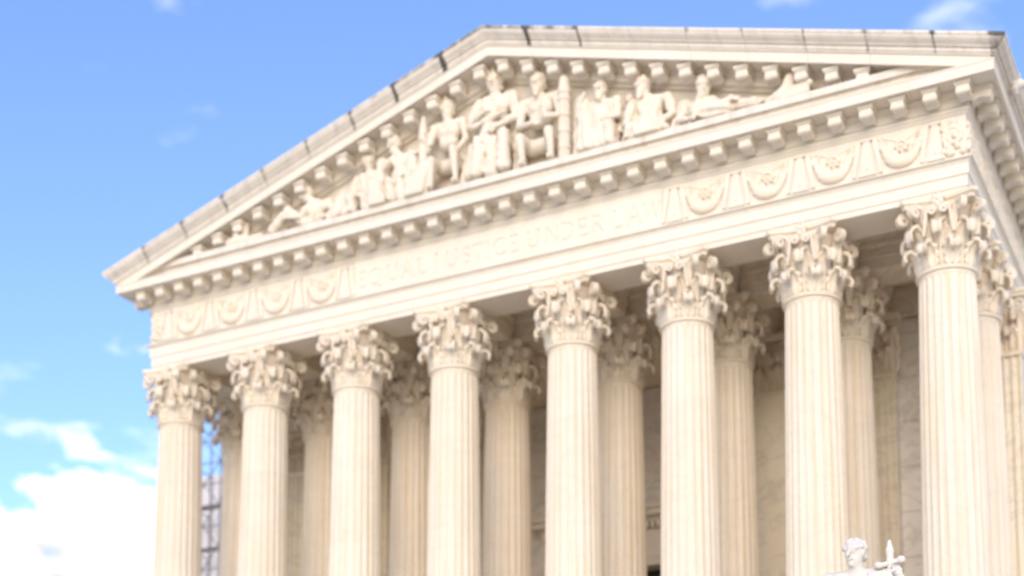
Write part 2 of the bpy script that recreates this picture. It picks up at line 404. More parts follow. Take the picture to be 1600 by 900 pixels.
def abacus_mesh(a=0.96, cut=0.11, sag=0.20):
    mb = MB(); lay = [(1.63, -0.05), (1.69, -0.045), (1.735, -0.01), (1.75, 0.035), (1.85, 0.04)]
    per = []; nseg = 12; V = []; 
    for z, o in lay:
        ring = []
        for q in range(4):
            ang = q*PI/2
            for i in range(nseg+1):
                t = -1+2*i/nseg; x = t*(a-cut+o*0.5); y = -(a+o)+sag*(1-t*t)
                ring.append((x*math.cos(ang)-y*math.sin(ang), x*math.sin(ang)+y*math.cos(ang), ZA+z))
        V += ring; n = len(ring)
    F = [(k*n+i, k*n+(i+1) % n, (k+1)*n+(i+1) % n, (k+1)*n+i) for k in range(len(lay)-1) for i in range(n)]
    F += [tuple(range(n))[::-1], tuple(range((len(lay)-1)*n, len(lay)*n))]
    return mk('abacus', V, F)
def fleuron_mesh():
    s = Sculpt(0.022)
    for k in range(6):
        a = 2*PI*k/6+0.3; s.cone((0, 0, 0), (0.13*math.cos(a), -0.05, 0.13*math.sin(a)), 0.05, 0.055, 0.03)
    s.ball((0, -0.09, 0), 0.05, 0.02); s.cone((0, 0.03, -0.28), (0, 0, -0.05), 0.03, 0.035, 0.03)
    return s.mesh('fleuron')
ME = dict(column=shaft_mesh(), base=base_mesh(), bell=bell_mesh(), leaf_low=leaf_mesh('leaf', 0.55, 0.50, 0.23, 0.725), leaf_high=leaf_mesh('leaf', 1.08, 0.47, 0.30, 0.675),
          volute=volute_mesh(), helix=helix_mesh(), abacus=abacus_mesh(), fleuron=fleuron_mesh())
def column(x, y):
    c = link('column', ME['column'], M_COL, B, (x, y, 0))
    link('base', ME['base'], M_COL, c); link('bell', ME['bell'], M_CAP, c); link('abacus', ME['abacus'], M_CAP, c)
    for k in range(8):
        link('leaf', ME['leaf_low'], M_CAP, c, (0, 0, ZA+0.03), PI/8+k*PI/4)
        link('leaf', ME['leaf_high'], M_CAP, c, (0, 0, ZA+0.03), k*PI/4)
    for k in range(4):
        link('volute', ME['volute'], M_CAP, c, None, PI/4+k*PI/2)
        link('helix', ME['helix'], M_CAP, c, None, k*PI/2)
        a = k*PI/2; link('fleuron', ME['fleuron'], M_CAP, c, (0.83*math.sin(a), -0.83*math.cos(a), ZA+1.74), a)
    return c
for y in (0, ROW2):
    for x in COLX: column(x, y)

# ---- sweeps round the three free sides of the block
def sweepU(prof, yb=YB, closed=True):
    V = []; F = []; n = len(prof)
    for P, z in prof: V += [(-(E0+P), yb, z), (-(E0+P), -P, z), (E0+P, -P, z), (E0+P, yb, z)]
    m = n if closed else n-1
    for i in range(m):
        j = (i+1) % n
        for k in range(3): F.append((4*i+k, 4*i+k+1, 4*j+k+1, 4*j+k))
    return V, F
arch = [(-0.66, ZS), (0.70, ZS), (0.70, 20.005), (0.735, 20.012), (0.735, 20.29), (0.745, 20.31), (0.775, 20.318), (0.775, 20.60), (0.80, 20.63), (0.80, 20.66), (0.85, 20.70), (0.895, 20.705), (0.895, ZT), (0.62, ZT+0.01), (-0.70, ZT+0.01), (-0.70, 20.3), (-0.66, 20.29)]
obj('architrave', MB().add(*sweepU(arch)), M_ENT, B)
fr = [(-0.5, ZT+0.02), (0.72, ZT+0.02), (0.74, ZT+0.03), (0.74, 21.92), (0.775, 21.94), (0.80, 21.99), (0.845, 22.02), (0.845, ZF), (-0.5, ZF)]
frieze = obj('frieze', MB().add(*sweepU(fr)), M_ENT, B)
bed = [(-0.5, ZF+0.005), (0.80, ZF+0.005), (0.82, ZF+0.03), (0.86, ZF+0.05), (0.86, ZC0-0.09), (0.90, ZC0-0.07), (0.93, ZC0-0.03), (1.0, ZC0-0.012), (1.0, ZC0+0.03), (-0.5, ZC0+0.03)]
obj('bed_moulding', MB().add(*sweepU(bed)), M_ENT, B)
# corona in blocks along the front, plain along the sides
def front_blocks(prof, name, cuts, mat, parent, zf=None, gap=0.006, sub=1, soil=False):
    for q, (x0, x1) in enumerate(zip(cuts[:-1], cuts[1:])):
        xs = [x0+gap/2+(x1-x0-gap)*(i/sub if sub == 1 else 0.5-0.5*math.cos(PI*i/sub)) for i in range(sub+1)]
        if zf and x0 < 0 < x1: xs = sorted(xs+[0.0]) if not any(abs(x) < 1e-6 for x in xs) else xs
        V = []; S = []; n = len(prof); last = q == len(cuts)-2
        for i, x in enumerate(xs):
            for P, z in prof:
                xx = x
                if q == 0 and i == 0: xx = -(E0+P)
                if last and i == len(xs)-1: xx = E0+P
                V.append((xx, -P, z+(zf(xx) if zf else 0)))
                e = min(abs(x-x0), abs(x1-x)); S.append(math.exp(-(e/0.075)**2)+(0.45 if z > -0.1 else 0.0))
        F = [(i*n+j, i*n+(j+1) % n, (i+1)*n+(j+1) % n, (i+1)*n+j) for i in range(len(xs)-1) for j in range(n)]
        F += [tuple(range(n)), tuple(range((len(xs)-1)*n, len(xs)*n))[::-1]]
        me = mk(name, V, F)
        o = link(name, me, mat, parent)
        if soil:
            at = me.attributes.new('soil', 'FLOAT', 'POINT'); at.data.foreach_set('value', S)
            o.color = (soil(q, x0, x1), 0, 0, 1)
JX = [1.44, 3.13, 4.70, 6.38, 8.02, 9.66, 11.31, 13.0]
cuts = [-(E0+1.6)]+[-x for x in JX[::-1]]+JX+[E0+1.6]
corona_p = [(1.02, ZC0+0.035), (1.50, ZC0+0.035), (1.53, ZC0), (1.606, ZC0), (1.606, ZC1-0.055), (1.62, ZC1-0.045), (1.635, ZC1), (1.30, ZC1+0.02), (0.66, ZC1+0.02), (0.66, ZC0+0.035)]
cor = obj('horizontal_cornice', MB().add([(x, y, z) for z in (ZC0+0.06, ZC1-0.02) for x in (-13.3, 13.3) for y in (-0.655, 0.4)], [(0, 1, 3, 2), (4, 6, 7, 5), (0, 2, 6, 4), (1, 5, 7, 3), (0, 4, 5, 1), (2, 3, 7, 6)]), M_ENT, B)
cut2 = [-(E0+1.6), -12.3, -10.5, -8.7, -6.9, -5.1, -3.3, -1.1, 1.1, 3.3, 5.1, 6.9, 8.7, 10.5, 12.3, E0+1.6]
front_blocks(corona_p, 'corona_block', cut2, M_ENT, cor, gap=0.005)
# plinth under the figures
obj('tympanum_plinth', MB().box(-13.5, 13.5, -1.29, -0.57, ZC1+0.028, ZC1+0.30).box(-13.5, 13.5, -1.42, -0.57, ZC1+0.301, ZC1+0.50), M_SIM, B)
# side coronas and side gutters
def side(prof, s, y0f, name, mat, parent=B):
    V = []; n = len(prof)
    for P, z in prof: V += [(s*(E0+P), y0f(P), z), (s*(E0+P), YB, z)]
    F = [(2*i, 2*i+1, 2*((i+1) % n)+1, 2*((i+1) % n)) for i in range(n)]+[tuple(2*i for i in range(n)), tuple(2*i+1 for i in range(n))[::-1]]
    return obj(name, MB().add(V, F), mat, parent)
for s in (-1, 1): side(corona_p, s, lambda P: -P+0.004, 'side_corona', M_ENT)

# raking cornice, plumb profile: (projection, drop below the top edge)
zt = lambda x: ZAP-SLOPE*abs(x)
cy = [(1.953, 0.0), (1.953, -0.075), (1.93, -0.085), (1.925, -0.11), (1.90, -0.16), (1.85, -0.21), (1.79, -0.25), (1.755, -0.285), (1.755, -0.30), (1.69, -0.302), (1.69, -0.405), (1.665, -0.41), (1.655, -0.43)]
sima = cy+[(1.655, -0.452), (0.6, -0.452), (0.6, 0.0)]
rk = link('raking_cornice', None, None, B)
def soil_s(q, x0, x1):
    r = random.Random(q*17+3); return {5: 0.45, 6: 0.6, 7: 0.8, 8: 1.0, 9: 0.8}.get(q, 0.12+0.5*r.random()**1.5)
front_blocks(sima, 'sima_block', cuts, M_SIM, rk, zt, 0.009, 14, soil_s)
rcor = [(1.02, -0.72), (1.50, -0.72), (1.53, -0.755), (1.599, -0.755), (1.599, -0.50), (1.64, -0.47), (1.64, -0.456), (0.62, -0.456), (0.62, -0.72)]
cutr = [-(E0+1.55)]+[-x-0.04 for x in JX[:-1][::-1]]+[x+0.04 for x in JX[:-1]]+[E0+1.55]
def rake_blocks(prof, name, cuts, mat, gap):
    for q, (x0, x1) in enumerate(zip(cuts[:-1], cuts[1:])):
        xs = [x0+gap/2]+([0.0] if x0 < 0 < x1 else [])+[x1-gap/2]; n = len(prof)
        V = [(x, -P, z+zt(x)) for x in xs for P, z in prof]
        F = [(i*n+j, i*n+(j+1) % n, (i+1)*n+(j+1) % n, (i+1)*n+j) for i in range(len(xs)-1) for j in range(n)]+[tuple(range(n)), tuple(range((len(xs)-1)*n, len(xs)*n))[::-1]]
        link(name, mk(name, V, F), mat, rk)
rake_blocks(rcor, 'corona_block', cutr, M_ENT, 0.008)
rbed = [(0.70, -1.17), (0.72, -1.12), (0.80, -1.08), (0.84, -1.07), (0.86, -1.03), (0.86, -0.84), (0.90, -0.80), (0.98, -0.76), (1.0, -0.70), (0.5, -0.70), (0.5, -1.17)]
rake_blocks(rbed, 'bed_moulding', [-12.2, 12.2], M_ENT, 0)
# tympanum wall in slabs
ty = link('tympanum', None, None, B)
tc_ = [-11.2, -8.0, -6.0, -4.0, -2.0, 0.0, 2.0, 4.0, 6.0, 8.0, 11.2]
for x0, x1 in zip(tc_[:-1], tc_[1:]):
    V = [(x, y, z) for y in (-0.60, -0.2) for x, z in ((x0+.003, ZC1+0.03), (x1-.003, ZC1+0.03), (x1-.003, max(zt(x1)-1.0, ZC1+0.04)), (x0+.003, max(zt(x0)-1.0, ZC1+0.04)))]
    link('tympanum_slab', mk('tympanum_slab', V, [(0, 1, 2, 3), (7, 6, 5, 4), (0, 4, 5, 1), (1, 5, 6, 2), (2, 6, 7, 3), (3, 7, 4, 0)]), M_ENT, ty)
# side gutters (cyma) with lion-head spouts
def side_sima(s):
    prof = [(P, ZTIP+SLOPE*(PTIP-P)+d) for P, d in cy]+[(1.655, ZTIP+SLOPE*(PTIP-1.655)-0.452), (1.0, ZC1+0.025), (0.6, ZC1+0.025), (0.6, ZTIP)]
    return side(prof, s, lambda P: -P+0.006, 'side_gutter', M_SIM)
def lion_mesh():
    s = Sculpt(0.024); s.ball((0.0, 0, 0), 0.20); s.cone((0.12, 0, 0.0), (0.27, 0, -0.05), 0.13, 0.09, 0.05)
    for k in range(11):
        a = 2*PI*k/11; s.ball((0.02, 0.21*math.cos(a), 0.21*math.sin(a)), 0.075, 0.03)
    for t in (-1, 1): s.ball((0.14, t*0.12, 0.17), 0.05, 0.02); s.ball((0.20, t*0.075, 0.055), 0.03, 0.02, True)
    s.ball((0.34, 0, -0.10), 0.045, 0.02, True); s.ball((0.33, 0, 0.0), 0.035, 0.02)
    return s.mesh('lion_head')
lm = lion_mesh()
for s in (-1, 1):
    gt = side_sima(s)
    for y in (0.35, 4.0, 7.6, 11.2):
        o = link('lion_head', lm, M_SIM, gt, (s*(E0+1.80), y, 22.98)); o.rotation_euler = (0, 0, 0 if s > 0 else PI)
# modillions
def modillion_mesh():
    mb = MB()
    mb.box(-0.215, 0.215, -0.53, 0.02, -0.075, 0.0).box(-0.195, 0.195, -0.50, 0.01, -0.115, -0.076)
    prof = [(0.0, -0.115), (-0.46, -0.115), (-0.475, -0.14), (-0.475, -0.27), (-0.455, -0.315), (-0.41, -0.34), (-0.35, -0.335), (-0.29, -0.30), (-0.22, -0.28), (-0.13, -0.30), (-0.06, -0.345), (0.0, -0.35)]
    n = len(prof); V = [(x, y, z) for x in (-0.16, 0.16) for y, z in prof]
    mb.add(V, [tuple(range(n)), tuple(range(n, 2*n))[::-1]]+[(i, (i+1) % n, n+(i+1) % n, n+i) for i in range(n)])
    for sx in (-1, 1):   # scroll eyes on the cheeks
        mb.tube((sx*0.155, -0.40, -0.26), (sx*0.178, -0.40, -0.26), 0.065, 10); mb.tube((sx*0.155, -0.10, -0.27), (sx*0.178, -0.10, -0.27), 0.06, 10)
    return mb.build('modillion')
mm = modillion_mesh()
MX = [0.05+13.55*(-1+2*i/33) for i in range(34)]
for x in MX: link('modillion', mm, M_ENT, cor, (x, -0.94, ZC0+0.032))
for s in (-1, 1):
    y = -0.75
    while y < 16:
        o = link('modillion', mm, M_ENT, cor, (s*(E0+0.94), y, ZC0+0.032)); o.rotation_euler = (0, 0, s*PI/2); y += 0.82
for x in [13.55*(-1+2*i/33) for i in range(34)]:
    if abs(x) > 11.6: continue
    link('modillion', mm, M_ENT, rk, (x, -0.94, zt(x)-0.782))
# roof
mb = MB(); V = []
for y in (-0.6, YB):
    V += [(-(E0+1.5), y, zt(E0+1.5)-0.25), (0, y, ZAP-0.25), (E0+1.5, y, zt(E0+1.5)-0.25), (E0+1.5, y, zt(E0+1.5)-0.4), (0, y, ZAP-0.5), (-(E0+1.5), y, zt(E0+1.5)-0.4)]
mb.add(V, [(0, 1, 2, 3, 4, 5), (11, 10, 9, 8, 7, 6)]+[(i, (i+1) % 6, 6+(i+1) % 6, 6+i) for i in range(6)])
for x in np.arange(-13.8, 13.9, 0.6):
    z = zt(x)-0.25; mb.box(x-0.025, x+0.025, -0.5, YB, z-0.02, z+0.05)
obj('roof', mb, M_ROOF, B)
# attic mass above the ceiling so that no light leaks in
obj('attic', MB().box(-12.2, 12.2, -0.3, YB-0.3, 21.1, 22.6), M_IN, B)

# ---- frieze ornament: swags, candelabra, corner scrolls and the inscription
def swag_mesh():
    s = Sculpt(0.022); r_ = random.Random(4)
    for i in range(19):
        t = -1+2*i/18; x = 0.53*t; z = -0.34+0.60*(abs(t)**2.5)
        rr = 0.08+0.085*(1-t*t)
        s.ball((x, -0.02, z), rr, 0.03)
        for q in range(6): s.ball((x+r_.uniform(-.06, .06), -0.03-r_.random()*.06, z+r_.uniform(-.14, .20)), r_.uniform(.035, .06), 0.010)
    s.ball((0, -0.01, 0.10), 0.16, 0.02); s.ball((0, -0.11, 0.10), 0.10, 0.03, True); s.ball((0, -0.06, 0.10), 0.06, 0.02)
    for k in range(8):
        a = 2*PI*k/8; s.ball((0.155*math.cos(a), -0.05, 0.10+0.155*math.sin(a)), 0.045, 0.015)
    for t in (-1, 1):
        s.cone((t*0.50, -0.02, 0.32), (t*0.53, -0.02, 0.43), 0.05, 0.03, 0.02); s.cone((t*0.2, -0.0, 0.30), (t*0.46, -0.01, 0.40), 0.025, 0.03, 0.02)
        s.cone((t*0.16, 0, 0.28), (t*0.28, 0, 0.40), 0.03, 0.025, 0.02)
    return s.mesh('swag')
def cand_mesh():
    mb = MB()
    def slab(pts, y0, y1):
        n = len(pts); V = [(x, y, z) for y in (y0, y1) for x, z in pts]
        mb.add(V, [tuple(range(n)), tuple(range(n, 2*n))[::-1]]+[(i, (i+1) % n, n+(i+1) % n, n+i) for i in range(n)])
    slab([(-0.20, -0.44), (0.20, -0.44), (0.085, 0.42), (-0.085, 0.42)], -0.085, 0.05)
    slab([(-0.24, -0.53), (0.24, -0.53), (0.24, -0.45), (-0.24, -0.45)], -0.10, 0.05)
    slab([(-0.13, 0.43), (0.13, 0.43), (0.15, 0.50), (-0.15, 0.50)], -0.10, 0.05)
    for t in (-1, 1):
        P = [(t*0.155, 0.46), (t*0.20, 0.1), (t*0.285, -0.30), (t*0.30, -0.50), (t*0.40, -0.50), (t*0.37, -0.20), (t*0.315, 0.2), (t*0.31, 0.48)]
        slab(P[::t], -0.075, 0.05)
    slab([(-0.05, -0.36), (0.05, -0.36), (0.022, 0.34), (-0.022, 0.34)], -0.11, -0.084)
    return mb.build('candelabrum')
def corner_mesh():
    s = Sculpt(0.022); r_ = random.Random(9)
    for i in range(26):
        a = i*0.42; q = 0.05+0.27*i/26; s.ball((q*math.cos(a)*0.9, -0.02, q*math.sin(a)+0.02), 0.06+0.02*r_.random(), 0.02)
    for k in range(9): s.ball((r_.uniform(-.3, .3), -0.02, r_.uniform(-.45, -.2)), 0.08, 0.03)
    for k in range(6): s.ball((r_.uniform(-.3, .3), -0.02, r_.uniform(.25, .42)), 0.06, 0.03)
    return s.mesh('corner_scroll')
sw, cd, cs = swag_mesh(), cand_mesh(), corner_mesh()
ZM = 21.36
for s in (-1, 1):
    for x in (6.47, 8.28, 10.09, 11.90): link('swag', sw, M_CAP, frieze, (s*x, -0.742, ZM)).scale.y = 0.8
    for x in (5.57, 7.375, 9.185, 10.995, 12.77): link('candelabrum', cd, M_ENT, frieze, (s*x, -0.742, ZM)).scale.y = 0.8
    link('corner_scroll', cs, M_CAP, frieze, (s*13.22, -0.745, ZM))
    for k, y in enumerate((0.3, 2.11, 3.92, 5.73, 7.54)):
        link('swag', sw, M_CAP, frieze, (s*(E0+0.742), y+0.9, ZM), s*PI/2).scale.y = 0.8; link('candelabrum', cd, M_ENT, frieze, (s*(E0+0.742), y, ZM), s*PI/2).scale.y = 0.8
    link('corner_scroll', cs, M_CAP, frieze, (s*(E0+0.745), -0.42, ZM), s*PI/2)
# V-cut inscription: a panel whose face follows the letter strokes inwards
def letter(ch):
    A = lambda cx, cz, rx, rz, a0, a1, n=14: [(cx+rx*math.cos(math.radians(a0+(a1-a0)*i/n)), cz+rz*math.sin(math.radians(a0+(a1-a0)*i/n))) for i in range(n+1)]
    T, t = 0.15, 0.10
    L = {'E': [([(0, 0), (0, 1)], T), ([(0, 1), (.5, 1), (.5, .88)], t), ([(0, .52), (.40, .52)], t), ([(0, 0), (.54, 0), (.54, .13)], t)],
         'Q': [(A(.42, .5, .42, .5, 0, 360, 28), T*.9), ([(.42, .05), (.70, -.14), (.92, -.18)], t)],
         'U': [([(0, 1), (0, .32)]+A(.33, .32, .33, .32, 180, 360)+[(.66, 1)], T*.9), ([(-.09, 1), (.09, 1)], t*.8), ([(.57, 1), (.75, 1)], t*.8)],
         'A': [([(0, 0), (.37, 1)], t), ([(.37, 1), (.74, 0)], T), ([(.14, .36), (.6, .36)], t), ([(-.08, 0), (.08, 0)], t*.8), ([(.65, 0), (.84, 0)], t*.8)],
         'L': [([(0, 1), (0, 0)], T), ([(0, 0), (.52, 0), (.52, .15)], t), ([(-.1, 1), (.1, 1)], t*.8)],
         'J': [([(.2, 1), (.2, .05), (.1, -.12), (-.02, -.16)], T), ([(.1, 1), (.3, 1)], t*.8)],
         'S': [(A(.28, .75, .23, .25, 30, 270)+A(.28, .26, .25, .26, 90, -150), T*.85)],
         'T': [([(.34, 0), (.34, 1)], T), ([(0, .88), (0, 1), (.68, 1), (.68, .88)], t), ([(.24, 0), (.44, 0)], t*.8)],
         'I': [([(0, 0), (0, 1)], T), ([(-.1, 1), (.1, 1)], t*.8), ([(-.1, 0), (.1, 0)], t*.8)],
         'C': [(A(.45, .5, .45, .5, 50, 310, 24), T*.9)],
         'N': [([(0, 0), (0, 1)], t), ([(0, 1), (.66, 0)], T), ([(.66, 0), (.66, 1)], t)],
         'D': [([(0, 0), (0, 1)], T), ([(0, 1)]+A(.28, .5, .46, .5, 90, -90, 18)+[(0, 0)], t*1.2)],
         'R': [([(0, 0), (0, 1)], T), ([(0, 1)]+A(.26, .75, .25, .25, 90, -90, 12)+[(0, .5)], t*1.1), ([(.22, .5), (.62, 0)], T)],
         'W': [([(0, 1), (.25, 0)], T), ([(.25, 0), (.49, 1)], t), ([(.49, 1), (.74, 0)], T), ([(.74, 0), (.98, 1)], t)]}
    return L[ch]
def inscription():
    H = 0.50; x0, x1, z0, z1 = -5.19, 5.19, ZM-0.56, ZM+0.555; res = 0.0165
    nx, nz = int((x1-x0)/res), int((z1-z0)/res); X = np.linspace(x0, x1, nx+1); Z = np.linspace(z0, z1, nz+1)
    D = np.zeros((nx+1, nz+1)); XX, ZZ = np.meshgrid(X, Z, indexing='ij')
    cx = [-4.93, -4.43, -3.79, -3.25, -2.72, -2.26, -1.67, -1.18, -.78, -.41, -.1, .4, 1.12, 1.71, 2.21, 2.73, 3.18, 3.84, 4.34, 4.86]
    cx[9] = -0.42; cx[10] = -0.04; cx[11] = 0.46
    for ch, c in zip('EQUALJUSTICEUNDERLAW', cx):
        S = letter(ch); w = max(p[0] for s in S for p in s[0])
        for pts, th in S:
            for (ax_, az), (bx, bz) in zip(pts[:-1], pts[1:]):
                a = np.array([c+(ax_-w/2)*H, ZM-0.06-H/2+az*H]); b = np.array([c+(bx-w/2)*H, ZM-0.06-H/2+bz*H])
                i0, i1 = np.searchsorted(X, [min(a[0], b[0])-.08, max(a[0], b[0])+.08]); sl = slice(i0, i1)
                px, pz = XX[sl]-a[0], ZZ[sl]-a[1]; d = b-a; t = np.clip((px*d[0]+pz*d[1])/max(d@d, 1e-9), 0, 1)
                q = np.hypot(px-t*d[0], pz-t*d[1]); D[sl] = np.maximum(D[sl], np.clip(th*H/2+0.006-q, 0, 1))
    Y = -0.79+np.minimum(D*1.35, 0.038)
    V = [(X[i], Y[i, j], Z[j]) for i in range(nx+1) for j in range(nz+1)]
    F = [(i*(nz+1)+j, (i+1)*(nz+1)+j, (i+1)*(nz+1)+j+1, i*(nz+1)+j+1) for i in range(nx) for j in range(nz)]
    k = len(V); V += [(x0, -0.737, z0), (x1, -0.737, z0), (x1, -0.737, z1), (x0, -0.737, z1)]
    c0, c1, c2, c3 = 0, nx*(nz+1), nx*(nz+1)+nz, nz
    F += [(c0, k, k+1, c1)+tuple(i*(nz+1) for i in range(nx-1, 0, -1)), (c1, k+1, k+2, c2)+tuple(nx*(nz+1)+j for j in range(nz-1, 0, -1)),
          (c2, k+2, k+3, c3)+tuple(i*(nz+1)+nz for i in range(1, nx)), (c3, k+3, k, c0)+tuple(range(1, nz)), (k, k+3, k+2, k+1)]
    return mk('inscription', V, F)
o = link('inscription', inscription(), M_ENT, frieze); o['label'] = 'carved words EQUAL JUSTICE UNDER LAW'

# ---- portico ceiling: inner beams and coffers
beam_p = [(0.62, ZS+0.02), (0.62, 20.2), (0.655, 20.21), (0.655, 20.50), (0.72, 20.56), (0.72, 20.72), (0.80, 20.78)]
def beam(axis, c, a0, a1, name='ceiling_beam'):
    prof = [(-p, z) for p, z in beam_p[::-1]]+beam_p; n = len(prof)
    V = [((c+p, a, z) if axis == 'y' else (a, c+p, z)) for a in (a0, a1) for p, z in prof]
    F = [(i, (i+1) % n, n+(i+1) % n, n+i) for i in range(n)]+[tuple(range(n)), tuple(range(n, 2*n))[::-1]]
    return obj(name, MB().add(V, F), M_IN, B)
beam('x', ROW2, -13.4, 13.4, 'inner_architrave')
for x in COLX: beam('y', x, 0.705, ROW2-0.8); beam('y', x, ROW2+0.8, PILY+0.3)
ceil = obj('portico_ceiling', MB().box(-12.9, 12.9, 0.4, 8.9, 20.98, 21.08), M_IN, B)
for y0, y1 in ((0.72, ROW2-0.81), (ROW2+0.81, PILY+0.1)):
    for xa, xb in zip(COLX[:-1], COLX[1:]):
        a, b = xa+0.81, xb-0.81; mb = MB()
        for k, (i, z) in enumerate(((0.0, 20.79), (0.18, 20.85), (0.34, 20.91))):
            j = i+0.17; zz = 20.985
            mb.box(a+i, b-i, y0+i, y0+j, z, zz).box(a+i, b-i, y1-j, y1-i, z, zz).box(a+i, a+j, y0+j, y1-j, z, zz).box(b-j, b-i, y0+j, y1-j, z, zz)
        obj('coffer', mb, M_IN, ceil)
obj('wall_architrave', MB().box(-13.3, 13.3, PILY+0.31, 9.0, ZS+0.03, 20.97), M_IN, B)

# ---- pilasters and the wall behind the portico
def pilaster(x, w, fluted, yf=PILY):
    z0, z1 = POD, ZA-0.09; mb = MB(); nf = 7
    if fluted:
        pts = [(-w/2, yf+0.5), (-w/2, yf)]; pitch = (w-0.08)/nf
        for k in range(nf):
            c = -w/2+0.04+pitch*(k+0.5)
            for q in range(9):
                a = PI*q/8; pts.append((c-pitch*0.40*math.cos(a), yf+0.085*math.sin(a)))
        pts += [(w/2, yf), (w/2, yf+0.5)]
    else: pts = [(-w/2, yf+0.5), (-w/2, yf), (w/2, yf), (w/2, yf+0.5)]
    n = len(pts); V = [(px, py, z) for z in (z0, z1) for px, py in pts]
    mb.add(V, [(i, (i+1) % n, n+(i+1) % n, n+i) for i in range(n)]+[tuple(range(n))[::-1], tuple(range(n, 2*n))])
    p = obj('pilaster', mb, M_IN, B, loc=(x, 0, 0))
    cap = MB(); cap.box(-w/2-0.05, w/2+0.05, yf-0.05, yf+0.5, ZA-0.085, ZA+0.025).box(-w/2+0.03, w/2-0.03, yf+0.03, yf+0.5, ZA+0.026, ZA+1.62)
    nl = 3 if w > 1 else 3
    for row, (nm, z) in enumerate((('leaf_low', 0), ('leaf_high', 0))):
        src = FL[nm]; cnt = nl if row == 0 else nl+1
        for k in range(cnt):
            cx_ = -w/2+w*(k+0.5)/cnt if row == 0 else -w/2+0.06+(w-0.12)*k/(cnt-1)
            cap.add([(cx_+v[0], yf+0.02+v[1], ZA+0.03+v[2]) for v in src[0]], src[1])
    for sx in (-1, 1):
        c0 = Vector((sx*(w/2+0.0), yf-0.12, ZA+1.40))
        for q in range(9):
            a = q/9*2*PI; cap.tube(c0+Vector((0.15*math.cos(a)*sx, -0.05, 0.15*math.sin(a))), c0+Vector((0.15*math.cos(a+.75)*sx, -0.05, 0.15*math.sin(a+.75))), 0.055, 6)
        cap.tube(Vector((sx*w*0.22, yf-0.02, ZA+0.85)), c0+Vector((-0.06*sx, -0.02, 0.14)), 0.05, 6); cap.tube(c0+Vector((0, 0.1, 0)), c0-Vector((0, 0.1, 0)), 0.06, 8)
    cap.box(-w/2-0.20, w/2+0.20, yf-0.24, yf+0.5, ZA+1.63, ZA+1.74).box(-w/2-0.25, w/2+0.25, yf-0.29, yf+0.5, ZA+1.741, ZA+1.85)
    obj('capital', cap, M_CAP, p)
    bs = MB().box(-w/2-0.15, w/2+0.15, yf-0.15, yf+0.5, POD, POD+0.3).box(-w/2-0.08, w/2+0.08, yf-0.08, yf+0.5, POD+0.3, POD+0.7); obj('base', bs, M_IN, p)
FL = {}
for nm, H, W, oo in (('leaf_low', 0.66, 0.47, 0.22), ('leaf_high', 1.22, 0.5, 0.28)):
    me = leaf_mesh('leaf', H, W, oo, flat=True); FL[nm] = ([tuple(v.co) for v in me.vertices], [tuple(p.vertices) for p in me.polygons]); bpy.data.meshes.remove(me)
for x in (-9.202, 9.202): pilaster(x, 1.5, True)
for x in (-12.85, 12.85): pilaster(x, 1.66, True)
for x in (-5.602, 5.602): pilaster(x, 1.85, False)
# walls built of ashlar blocks
def ashlar(wall, along, plane, a0, a1, z0, z1, course, length, holes=(), facing=-1):
    z = z0; r = 0
    while z < z1-0.05:
        h = min(course, z1-z); a = a0-(length/2 if r % 2 else 0)
        while a < a1-0.02:
            s, e = max(a, a0), min(a+length, a1)
            segs = [(s, e)]
            for hx0, hx1, hz in holes:
                if z < hz-0.01:
                    ns_ = []
                    for p, q in segs:
                        if q <= hx0 or p >= hx1: ns_.append((p, q))
                        else:
                            if p < hx0: ns_.append((p, hx0))
                            if q > hx1: ns_.append((hx1, q))
                    segs = ns_
            for p, q in segs:
                if q-p < 0.1: continue
                mb = MB(); d = random.uniform(-0.006, 0.006); jt = 0.006
                if along == 'x': mb.bbox(p+jt, q-jt, plane+d, plane+0.3, z+jt, z+h-jt, 0.012); o = obj('wall_block', mb, M_WALL, wall)
                else:
                    mb.bbox(p+jt, q-jt, 0, 0.3, z+jt, z+h-jt, 0.012)
                    V = [(plane+(d+v[1])*facing, v[0], v[2]) for v in mb.V]; mb.V = V; o = obj('wall_block', mb, M_WALL, wall)
            a += length
        z += course; r += 1
w1 = obj('portico_wall', MB().box(-13.3, -4.7, PILY+0.75, 9.4, POD, 19.86).box(4.7, 13.3, PILY+0.75, 9.4, POD, 19.86).box(-4.69, -2.5, 8.95, 9.4, POD, 19.86).box(2.5, 4.69, 8.95, 9.4, POD, 19.86).box(-2.5, 2.5, 8.95, 9.4, 14.2, 19.86), M_IN, B)
for a0, a1 in ((-12.05, -9.95), (-8.45, -6.53), (6.53, 8.45), (9.95, 12.05)): ashlar(w1, 'x', PILY+0.46, a0, a1, POD, 19.84, 1.42, 2.2)
ashlar(w1, 'x', 8.66, -4.68, 4.68, POD+0.02, 19.84, 1.0, 2.1, holes=((-3.1, 3.1, 15.2),))
for s in (-1, 1): ashlar(w1, 'y', s*4.42, PILY+0.55, 8.64, POD+0.02, 19.84, 1.0, 2.1, facing=s)
# outer side walls of the block
for s in (-1, 1):
    sw_ = obj('side_wall', MB().box(min(s*12.6, s*13.2), max(s*12.6, s*13.2), PILY+0.52, YB-0.2, POD, 19.86), M_ENT, B)
    ashlar(sw_, 'y', s*13.45, PILY+0.55, 16.0, POD+0.02, 19.84, 1.42, 2.4, facing=-s)
obj('rear_wall', MB().box(-12.55, 12.55, YB-0.8, YB-0.25, POD, 21.0), M_ENT, B)
